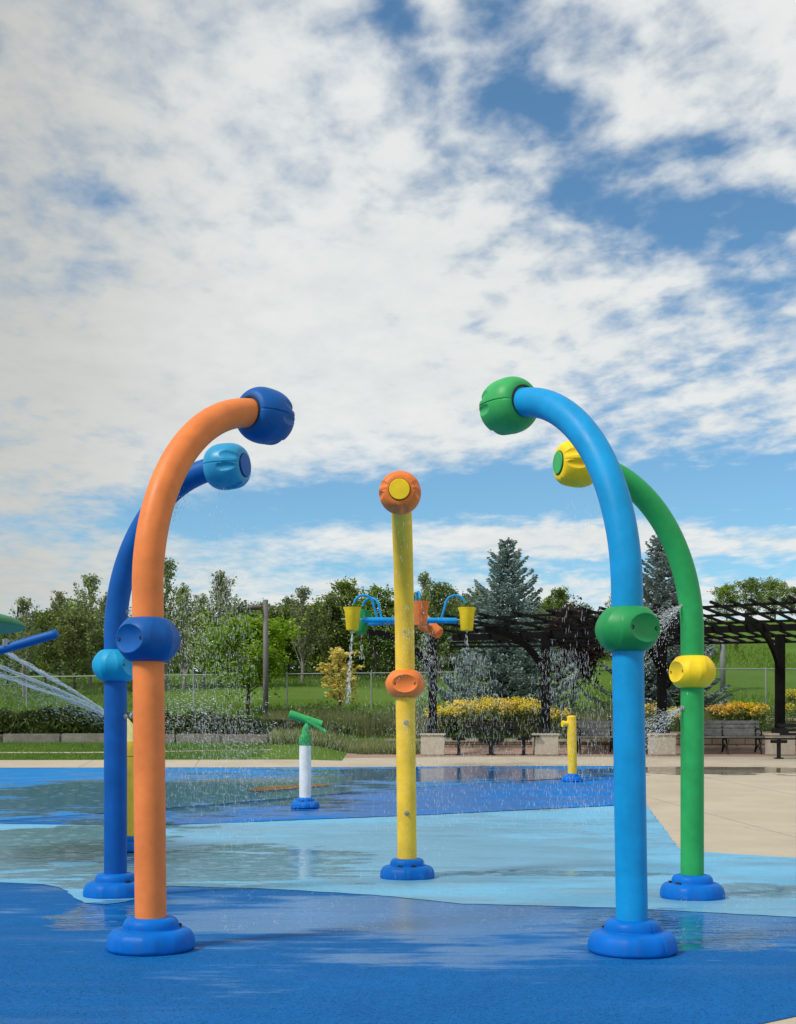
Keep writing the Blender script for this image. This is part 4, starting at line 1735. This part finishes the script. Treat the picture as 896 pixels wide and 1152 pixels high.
# grass blades and wild growth
def blades(name, X, Y, h, w, mat, label, cat, lean=.35, seed=3, zoff=0.0):
    rng = np.random.default_rng(seed)
    n = len(X)
    Z = np.array([g(a, b) for a, b in zip(X, Y)]) + zoff
    base = np.c_[X, Y, Z]
    hh = h * rng.uniform(.5, 1.25, n)
    ld = rng.normal(size=(n, 2)) * lean
    tip = base + np.c_[ld * hh[:, None], hh]
    an = rng.uniform(0, PI, n)
    sd = np.c_[np.cos(an), np.sin(an), np.zeros(n)] * (w * rng.uniform(.6, 1.3, n))[:, None]
    V = np.empty((n, 3, 3), np.float32)
    V[:, 0], V[:, 1], V[:, 2] = base - sd, base + sd, tip
    o = link(name, np_mesh(name, V.reshape(-1, 3), np.arange(3 * n).reshape(n, 3)), mat)
    return tag(o, label, cat, kind='stuff')


rng = np.random.default_rng(21)
n = 60000
X = rng.uniform(-17, -1.2, n); Y = rng.uniform(29.6, 33.0, n)
ok = ~((Y > 30.72) & (Y < 31.03) & (X < -3.2)) & ~((X > -3.7) & (Y < 29.9 + (X + 3.7) * .75 + .1)) & ~((X > -3.4) & (Y < 32.7))
X, Y = X[ok], Y[ok]
blades('lawn_grass', X, Y, .075, .008, M['blade'], 'short mown grass between the concrete and the stone kerb', 'grass', seed=4, zoff=.015)
n = 90000
X = rng.uniform(-26, 20, n); Y = 34.2 + (66 - 34.2) * rng.uniform(0, 1, n) ** 1.6
blades('hill_grass', X, Y, .17, .018, M['blade'], 'rough green grass on the hill behind the wall', 'grass', seed=5)
n = 26000
px = np.where(rng.random(n) < .5, rng.uniform(300, 500, n), rng.uniform(590, 800, n)); Y = rng.uniform(34.25, 36.8, n); X = (px - CX) / F * Y
keep = ~((X < -1.2) & (Y < 34.6)); X, Y = X[keep], Y[keep]
blades('wild_grass', X, Y, .55, .012, M['wild'], 'tall wild grass and weeds standing along the retaining wall', 'wild grass', seed=6, lean=.22)
n = 9000
px = rng.uniform(305, 470, n); X = (px - CX) / F * 33.2; Y = rng.uniform(32.7, 33.75, n)
blades('wall_foot_weeds', X, Y, .30, .012, M['wild'], 'weeds growing at the foot of the low stepped wall', 'weeds', seed=7, lean=.35)
# leafy weeds
rng = np.random.default_rng(22)
C = []
for i in range(240):
    px_ = rng.choice([rng.uniform(320, 500), rng.uniform(600, 800), rng.uniform(845, 930)])
    y_ = rng.uniform(34.4, 38.5)
    x_ = (px_ - CX) / F * y_
    H_ = rng.uniform(.25, .85)
    m = 60
    t = rng.uniform(0, 1, m)
    C.append(np.c_[x_ + rng.normal(size=m) * .16 * (1.1 - t * .6), y_ + rng.normal(size=m) * .16, g(x_, y_) + H_ * t])
V, Q = leaves(np.concatenate(C), .055, rng, aspect=.35, up=.2)
o = link('weed_bed', np_mesh('weed_bed', V, Q), M['weed'])
tag(o, 'leafy weeds filling the bed above the retaining wall', 'weeds', kind='stuff')


# ------------------------------------------------------------------ water in the air
def drops(name, P, D, L, r, mat, label, seed=1):
    """elongated drops: centres P, directions D, lengths L, radii r"""
    rng = np.random.default_rng(seed)
    n = len(P)
    D = D / np.linalg.norm(D, axis=1, keepdims=True)
    A = perp(D, rng)
    B = np.cross(D, A)
    V = np.empty((n, 6, 3), np.float32)
    V[:, 0] = P - D * (L * .5)[:, None]
    V[:, 5] = P + D * (L * .5)[:, None]
    for k in range(4):
        c, s = math.cos(k * PI / 2), math.sin(k * PI / 2)
        V[:, 1 + k] = P + (A * c + B * s) * r[:, None] + D * (L * .12)[:, None]
    T = np.array([(0, 2, 1), (0, 3, 2), (0, 4, 3), (0, 1, 4), (5, 1, 2), (5, 2, 3), (5, 3, 4), (5, 4, 1)])
    Q = (np.arange(n)[:, None, None] * 6 + T[None]).reshape(-1, 3)
    me = np_mesh(name, V.reshape(-1, 3), Q)
    me.polygons.foreach_set('use_smooth', [True] * len(me.polygons))
    o = link(name, me, mat)
    return tag(o, label, 'water spray', kind='stuff')


def shower(name, cx, cy, r, z0, z1, n, label, seed, vel=(0, 0), L=(.015, .07), rad=(.0007, .0018), mat='drop', bias=.6, top_r=.3):
    rng = np.random.default_rng(seed)
    t = rng.uniform(0, 1, n) ** bias          # 0 bottom .. 1 top
    a = rng.uniform(0, 2 * PI, n)
    rr = np.sqrt(rng.uniform(0, 1, n)) * r * (top_r + (1 - top_r) * np.sqrt(1 - t))
    P = np.c_[cx + np.cos(a) * rr + vel[0] * (1 - t), cy + np.sin(a) * rr + vel[1] * (1 - t), z0 + (z1 - z0) * t]
    D = np.c_[np.cos(a) * .10 * rr + vel[0] * .1, np.sin(a) * .1 * rr, -np.ones(n)] + rng.normal(size=(n, 3)) * .06
    drops(name, P, D, rng.uniform(*L, n), rng.uniform(*rad, n), M[mat], label, seed)


def head_pos(root, pts):
    return root.location + pts[-1]


ho, hb_, hg, hy_, hl = head_pos(arch_o, pts_o), head_pos(arch_b, pts_b), head_pos(arch_g, pts_g), head_pos(arch_y, pts_y), head_pos(arch_l, pts_l)
shower('water_shower', -1.75, 11.5, .62, .45, 2.75, 2200, 'fine shower falling in front of the left trees beside the orange pole', 61, bias=.7, mat='drop_soft')
shower('water_shower', hl.x, hl.y, .30, .2, 3.02, 500, 'drops falling from the light blue spray head', 62, bias=1.2, mat='drop_soft')
shower('water_shower', .62, 12.4, .85, .15, 1.95, 2300, 'fine shower falling behind the yellow pole across the benches and flowers', 63, bias=.7, mat='drop_soft')
shower('water_shower', 1.75, 12.8, .62, .1, 2.05, 1700, 'shower falling beside the sky blue pole before the purple tree', 64, bias=.7, mat='drop_soft')
shower('water_shower', hg.x + .03, hg.y, .32, .6, 3.02, 500, 'drops falling from the yellow spray head', 65, bias=1.8, mat='drop_soft')
shower('water_shower', hy_.x, hy_.y, .5, .0, 2.9, 260, 'light drops falling around the orange spray head', 66, bias=1.0, mat='drop_soft')
shower('water_shower', -1.9, 14.5, 1.5, .25, 1.3, 2600, 'broad spray drifting low before the juniper hedge', 67, bias=.8, mat='drop_soft', top_r=.9)


def cone(name, o, d, spread, L, n, label, seed, grav=.9, rad=(.0009, .0022), mat='drop', ll=(.008, .03)):
    rng = np.random.default_rng(seed)
    d = np.array(Vector(d).normalized())
    s = rng.uniform(0.02, 1, n)
    v = d + rng.normal(size=(n, 3)) * spread
    v /= np.linalg.norm(v, axis=1, keepdims=True)
    P = np.array(o) + v * (s * L)[:, None]
    P[:, 2] -= grav * (s * L) ** 2 * .5
    D = v.copy(); D[:, 2] -= grav * s * L
    drops(name, P, D, rng.uniform(*ll, n), rng.uniform(*rad, n), M[mat], label, seed)


ga = az_in(*GREEN) + .15
gx, gy = GREEN[0] + math.cos(ga) * .10, GREEN[1] + math.sin(ga) * .10
cone('water_fan', (gx, gy, 2.13), (math.cos(ga), math.sin(ga), -.55), .22, .62, 1500, 'spray fan from the upper nozzle on the green pole', 71)
cone('water_fan', (gx, gy, 1.35), (math.cos(ga), math.sin(ga), -.45), .22, .55, 1200, 'spray fan from the lower nozzle on the green pole', 72)
la = az_in(*LBLUE)
lx, ly = LBLUE[0] + math.cos(la) * .10, LBLUE[1] + math.sin(la) * .10
cone('water_fan', (lx, ly, 2.10), (math.cos(la), math.sin(la), -.15), .25, .7, 700, 'spray fan from the upper nozzle on the deep blue pole', 73)
cone('water_fan', (lx, ly, 1.29), (math.cos(la), math.sin(la), .25), .25, 1.3, 1500, 'spray fan from the lower nozzle on the deep blue pole', 74, grav=.6)
q = Vector(hl) - Vector((math.cos(la), math.sin(la), 0)) * .20
cone('water_fan', q, (-math.cos(la) * .8, -math.sin(la) * .8, -.55), .16, .42, 900, 'water running back under the tip of the deep blue arch', 77, rad=(.0012, .003))
yx, yy = YELL[0], YELL[1]
for zn, lab, sd in ((2.07, 'upper', 75), (1.26, 'lower', 76)):
    cone('water_fan', (yx - .02, yy - .11, zn), (0, -1, -.1), .45, .8, 500, 'spray from the %s nozzle of the yellow pole' % lab, sd)


# the three jets of the yellow cannon, streaming left
def stream(mb_, pts, r0, r1, rng, n=46):
    P = []
    for k in range(n):
        t = k / (n - 1) * (len(pts) - 1)
        i = min(int(t), len(pts) - 2)
        P.append(pts[i].lerp(pts[i + 1], t - i) + Vector(rng.normal(size=3) * .0025))
    rad = [(r0 + (r1 - r0) * k / n) * rng.uniform(.6, 1.35) for k in range(n)]
    mb_.tube(P, rad, 8)


rng = np.random.default_rng(81)
mouth = ray(139, 815, 12.9)
for i, (e1, e2, lab) in enumerate((((60, 765), (8, 735), 'upper'), ((40, 765), (-30, 737), 'middle'), ((40, 775), (-30, 748), 'lower'))):
    mb = MB()
    for q_ in range(5):
        jx, jy = rng.normal(size=2) * 1.1
        ends = [mouth, ray(117, 800 + i * 1.2, 12.6) + Vector((0, 0, rng.normal() * .006)), ray(e1[0] + jx, e1[1] + jy * .8, 11.9), ray(e2[0] + jx, e2[1] + jy, 11.3)]
        cps = [ends[0], ends[1]]
        for u_ in (.33, .66):
            cps.append(ends[1].lerp(ends[2], u_) + Vector((0, 0, .018)))
        cps += [ends[2], ends[3]]
        stream(mb, cps, .0032, .0065, rng, 60)
    o = mb.build('water_jet', M['jet'], None, True)
    tag(o, '%s of the three white water jets crossing to the blue spray pipe' % lab, 'water jet', 'three jets of the yellow cannon', kind='thing')
for (e2, sd) in (((8, 735), 83), ((-30, 737), 84), ((-30, 748), 85)):
    n = 420
    t = rng.uniform(.05, 1, n)
    src, dst = np.array(mouth), np.array(ray(*e2, 11.3))
    P = src + (dst - src) * t[:, None] + rng.normal(size=(n, 3)) * np.array([.008, .015, .009]) * (.4 + 1.0 * t[:, None])
    P[:, 2] += .10 * t * (1 - t)
    drops('jet_beads', P, np.tile(dst - src, (n, 1)) + rng.normal(size=(n, 3)) * .12, rng.uniform(.03, .12, n), rng.uniform(.002, .0048, n), M['drop'], 'bright beads breaking off along one of the three jets', sd)
n = 1600
t = rng.uniform(0, 1, n)
src, dst = np.array(mouth), np.array(ray(-40, 742, 11.2))
P = src + (dst - src) * t[:, None] + rng.normal(size=(n, 3)) * np.array([.05, .1, .06]) * (.3 + 2.2 * t[:, None])
P[:, 2] -= np.abs(rng.normal(size=n)) * .10 * t
drops('jet_mist', P, np.tile(dst - src, (n, 1)) + rng.normal(size=(n, 3)) * .6, rng.uniform(.01, .05, n), rng.uniform(.0015, .0035, n), M['drop_soft'], 'loose drops around the three jets', 82)

# streams leaving the buckets
for c, lab, px_off in ((ARMB[0], 'right yellow bucket', 0), (ARMB[1], 'left yellow bucket', -.1), (ARMB[2], 'green bucket', 0)):
    cw = Vector((tx, TY, tz)) + c
    rngb = np.random.default_rng(int(90 + c.x * 10) % 97)
    n = 200 if 'left' in lab else 36
    s = rngb.uniform(0, 1, n)
    dep = 1.6 if 'left' in lab else .6
    P = np.c_[cw.x + px_off * s + rngb.normal(size=n) * (.008 + .03 * s), cw.y + rngb.normal(size=n) * .05, cw.z - .22 - dep * s]
    drops('bucket_dribble', P, np.tile((px_off * .3, 0, -1.), (n, 1)) + rngb.normal(size=(n, 3)) * .05, rngb.uniform(.05, .14, n), rngb.uniform(.003, .006, n), M['drop'], 'water running out below the %s' % lab, 91)
cw = Vector((tx, TY, tz)) + ARMB[4]
rngb = np.random.default_rng(99)
n = 450
s = rngb.uniform(0, 1, n)
P = np.c_[cw.x - .05 - .25 * s + rngb.normal(size=n) * (.06 + .18 * s), cw.y + rngb.normal(size=n) * .2, cw.z - .1 - 2.3 * s ** 1.3]
drops('bucket_pour', P, np.tile((-.1, 0, -1.), (n, 1)) + rngb.normal(size=(n, 3)) * .08, rngb.uniform(.04, .12, n), rngb.uniform(.003, .007, n), M['drop_soft'], 'water pouring from the tipped orange bucket', 92)

# splashes where the water lands
rng = np.random.default_rng(95)


def splash(name, boxes, label, seed, h=.05):
    rng = np.random.default_rng(seed)
    Ps, Ds = [], []
    for (px0, px1, py0, py1, m) in boxes:
        for i in range(m):
            q = on_ground_fast(rng.uniform(px0, px1), rng.uniform(py0, py1))
            kk = rng.integers(2, 7)
            rr = rng.uniform(.005, .03)
            a = rng.uniform(0, 2 * PI, kk)
            up = rng.uniform(0, h, kk)
            Ps.append(np.c_[q[0] + np.cos(a) * rr, q[1] + np.sin(a) * rr, q[2] + .012 + up])
            Ds.append(np.c_[np.cos(a) * .6, np.sin(a) * .6, np.full(kk, 1.0)])
    P, D = np.concatenate(Ps), np.concatenate(Ds)
    n = len(P)
    drops(name, P, D, rng.uniform(.004, .013, n), rng.uniform(.0009, .0020, n), M['drop_soft'], label, seed)


_rows = np.arange(860, 1153, 1.0)
_gy = [on_ground(CX, r) for r in _rows]


def on_ground_fast(px, py):
    y = float(np.interp(py, _rows, [q.y for q in _gy]))
    x = (px - CX) / F * y
    return (x, y, g(x, y))


splash('ground_splash', [(230, 620, 1005, 1055, 260), (300, 520, 960, 1005, 90)], 'small splashes on the blue pad between the front poles', 96)
splash('ground_splash', [(260, 420, 880, 915, 160), (490, 690, 865, 915, 220)], 'small splashes on the far wave of the pad', 97, .10)
splash('ground_splash', [(760, 896, 1000, 1060, 80)], 'small splashes on the wet pad at the right', 98)

rng = np.random.default_rng(120)
C = []
for i in range(130):
    q = on_ground_fast(rng.uniform(-40, 860), 1062 + 88 * rng.uniform(0, 1) ** 1.0)
    C.append((q[0], q[1], q[2] + .0075))
C = np.array(C)
U = unit(len(C), rng); U[:, 2] *= .15
Wd = np.cross(U, np.array([0, 0, 1.0]))
sz_ = rng.uniform(.002, .0075, (len(C), 1))
V, Q = quads(C, U * sz_, Wd * sz_ * .6)
o = link('leaf_litter', np_mesh('leaf_litter', V, Q), plain('dry_leaf_bits', (.24, .19, .13), .9, .5, 20))
tag(o, 'tiny dry leaf bits and grit scattered on the near blue pad', 'litter', kind='stuff')

# ------------------------------------------------------------------ sky
W = bpy.data.worlds.new('World')
SC.world = W
W.use_nodes = True
nt = NT(W.node_tree)
nt.n.clear()
SUN_EL, SUN_AZ = 48.0, 236.0     # azimuth clockwise from +Y: behind the camera, to its left
out = nt.new('ShaderNodeOutputWorld')
bg = nt.new('ShaderNodeBackground')
bg.inputs['Strength'].default_value = .1
sky = nt.new('ShaderNodeTexSky')
sky.sky_type = 'NISHITA'
sky.sun_disc = False
sky.sun_elevation = math.radians(SUN_EL)
sky.sun_rotation = math.radians(SUN_AZ)
sky.ozone_density = 1.6
sky.air_density = 1.0
sky.dust_density = .6
tc = nt.new('ShaderNodeTexCoord')
dirv_ = tc.outputs['Generated']
s = nt.new('ShaderNodeSeparateXYZ')
nt.l.new(dirv_, s.inputs[0])
dx, dy, dz = s.outputs
yy_ = nt.math('MAXIMUM', dy, .12)
u = nt.div(dx, yy_)         # bearing, tangent units, 0 = straight ahead
v = nt.div(dz, yy_)         # elevation, tangent units
zc = nt.add(nt.math('MAXIMUM', dz, 0.0), .10)
cmb = nt.new('ShaderNodeCombineXYZ')
nt.l.new(nt.div(dx, zc), cmb.inputs[0])
nt.l.new(nt.div(dy, zc), cmb.inputs[1])
P0 = cmb.outputs[0]          # position on the flat cloud layer
big = nt.noise(P0, .75, 6, .55, .3)
alto = nt.noise(nt.mapping(P0, (1, .8, 1), rot=(0, 0, .5)), 10.5, 4, .52, .2)
midn = nt.noise(nt.mapping(P0, (1, .8, 1), rot=(0, 0, .4)), 3.2, 5, .55, .25)
fine = nt.noise(nt.mapping(P0, (1.0, .75, 1), rot=(0, 0, .5)), 24, 4, .6, .2)


def blob(px, py, sx, sy, rot, w):
    cu, cv = (px - CX) / F, (HY - py) / F
    sx, sy = sx / F, sy / F
    du, dv = nt.sub(u, cu), nt.sub(v, cv)
    c, s_ = math.cos(rot), math.sin(rot)
    a = nt.div(nt.add(nt.mul(du, c), nt.mul(dv, s_)), sx)
    b = nt.div(nt.sub(nt.mul(dv, c), nt.mul(du, s_)), sy)
    e = nt.math('EXPONENT', nt.mul(nt.add(nt.mul(a, a), nt.mul(b, b)), -1.0))
    return nt.mul(e, w)


cov = None
for args in ((630, 150, 270, 125, -.5, -.31), (450, 30, 36, 50, .2, -.40), (590, 95, 62, 52, -.3, -.36), (700, 250, 90, 30, -.1, -.46), (830, 240, 85, 36, .1, -.46), (545, 150, 32, 20, 0, -.14),
             (780, 165, 50, 16, .1, -.2), (110, 225, 60, 26, -.4, -.36), (600, 552, 360, 36, .03, -.80), (200, 590, 250, 30, .05, -.52), (880, 570, 180, 40, 0, -.5),
             (820, 380, 170, 90, .2, -.16), (620, 640, 420, 16, 0, -.36), (860, 640, 150, 14, 0, -.2), (300, 640, 200, 20, .05, -.12),
             (330, 380, 420, 120, .15, .36), (150, 120, 260, 160, 0, .12), (860, 90, 190, 80, .3, .16), (520, 605, 190, 13, .02, .42), (800, 610, 200, 18, .02, .30), (60, 640, 240, 60, 0, .22), (400, 490, 200, 50, .1, .14)):
    t_ = blob(*args)
    cov = t_ if cov is None else nt.add(cov, t_)
amp = nt.add(.75, nt.mul(nt.smooth(nt.add(u, nt.mul(v, .25)), -.05, .22), .75))
cov = nt.add(cov, nt.mul(nt.sub(big, .5), .6))
cov = nt.add(cov, nt.mul(nt.sub(alto, .5), amp))
cov = nt.add(cov, nt.mul(nt.sub(midn, .5), .95))
cov = nt.add(cov, nt.mul(nt.sub(fine, .5), .5))
cov = nt.add(cov, .24)
mask = nt.smooth(cov, -.32, .48)
mask = nt.mul(mask, .97)
# thickness greys the cloud a little; the bank at the left is dull
shade = nt.noise(P0, 1.5, 5, .6, .3)
thick = nt.smooth(cov, .2, 1.0)
grey = nt.add(nt.mul(nt.smooth(shade, .35, .7), .16), nt.mul(thick, .04))
grey = nt.add(grey, nt.mul(nt.smooth(fine, .4, .7), .05))
grey = nt.add(grey, nt.mul(nt.smooth(alto, .62, .34), .13))
left = nt.smooth(nt.mul(u, -1.0), .06, .36)
white = nt.mix(nt.math('MINIMUM', grey, 1.0), (8.4, 8.6, 8.45), (4.9, 5.3, 5.4))
white = nt.mix(nt.mul(left, .55), white, (4.0, 3.9, 3.4))
skyc = nt.mix(1.0, sky.outputs[0], (.87, 1.25, 1.36), 'MULTIPLY')
final = nt.mix(mask, skyc, white)
nt.l.new(final, bg.inputs['Color'])
nt.l.new(bg.outputs[0], out.inputs[0])

sun = bpy.data.lights.new('sun', 'SUN')
sun.energy = 3.0
sun.angle = math.radians(11.0)
sun.color = (1.0, .955, .88)
so = bpy.data.objects.new('sun', sun)
COL.objects.link(so)
el, az = math.radians(SUN_EL), math.radians(SUN_AZ)
to_sun = Vector((math.sin(az) * math.cos(el), math.cos(az) * math.cos(el), math.sin(el)))
so.rotation_euler = to_sun.to_track_quat('Z', 'Y').to_euler()
so.location = to_sun * 50

# ------------------------------------------------------------------ camera and render settings
cam = bpy.data.cameras.new('camera')
cam.sensor_fit = 'HORIZONTAL'
cam.sensor_width = 36.0
cam.lens = 36.0 * F / 896.0
cam.shift_y = (HY - 576.0) / 896.0
cam.clip_start = .1
cam.clip_end = 3000
co = bpy.data.objects.new('camera', cam)
COL.objects.link(co)
co.location = (0, 0, EYE)
co.rotation_euler = (PI / 2, 0, 0)
SC.camera = co
SC.view_settings.view_transform = 'Standard'
SC.view_settings.look = 'None'
SC.view_settings.exposure = 0
SC.view_settings.gamma = 1
SC.render.engine = 'CYCLES'
SC.cycles.max_bounces = 8
SC.cycles.transparent_max_bounces = 24
SC.cycles.caustics_reflective = False
SC.cycles.caustics_refractive = False
SC.cycles.use_denoising = True
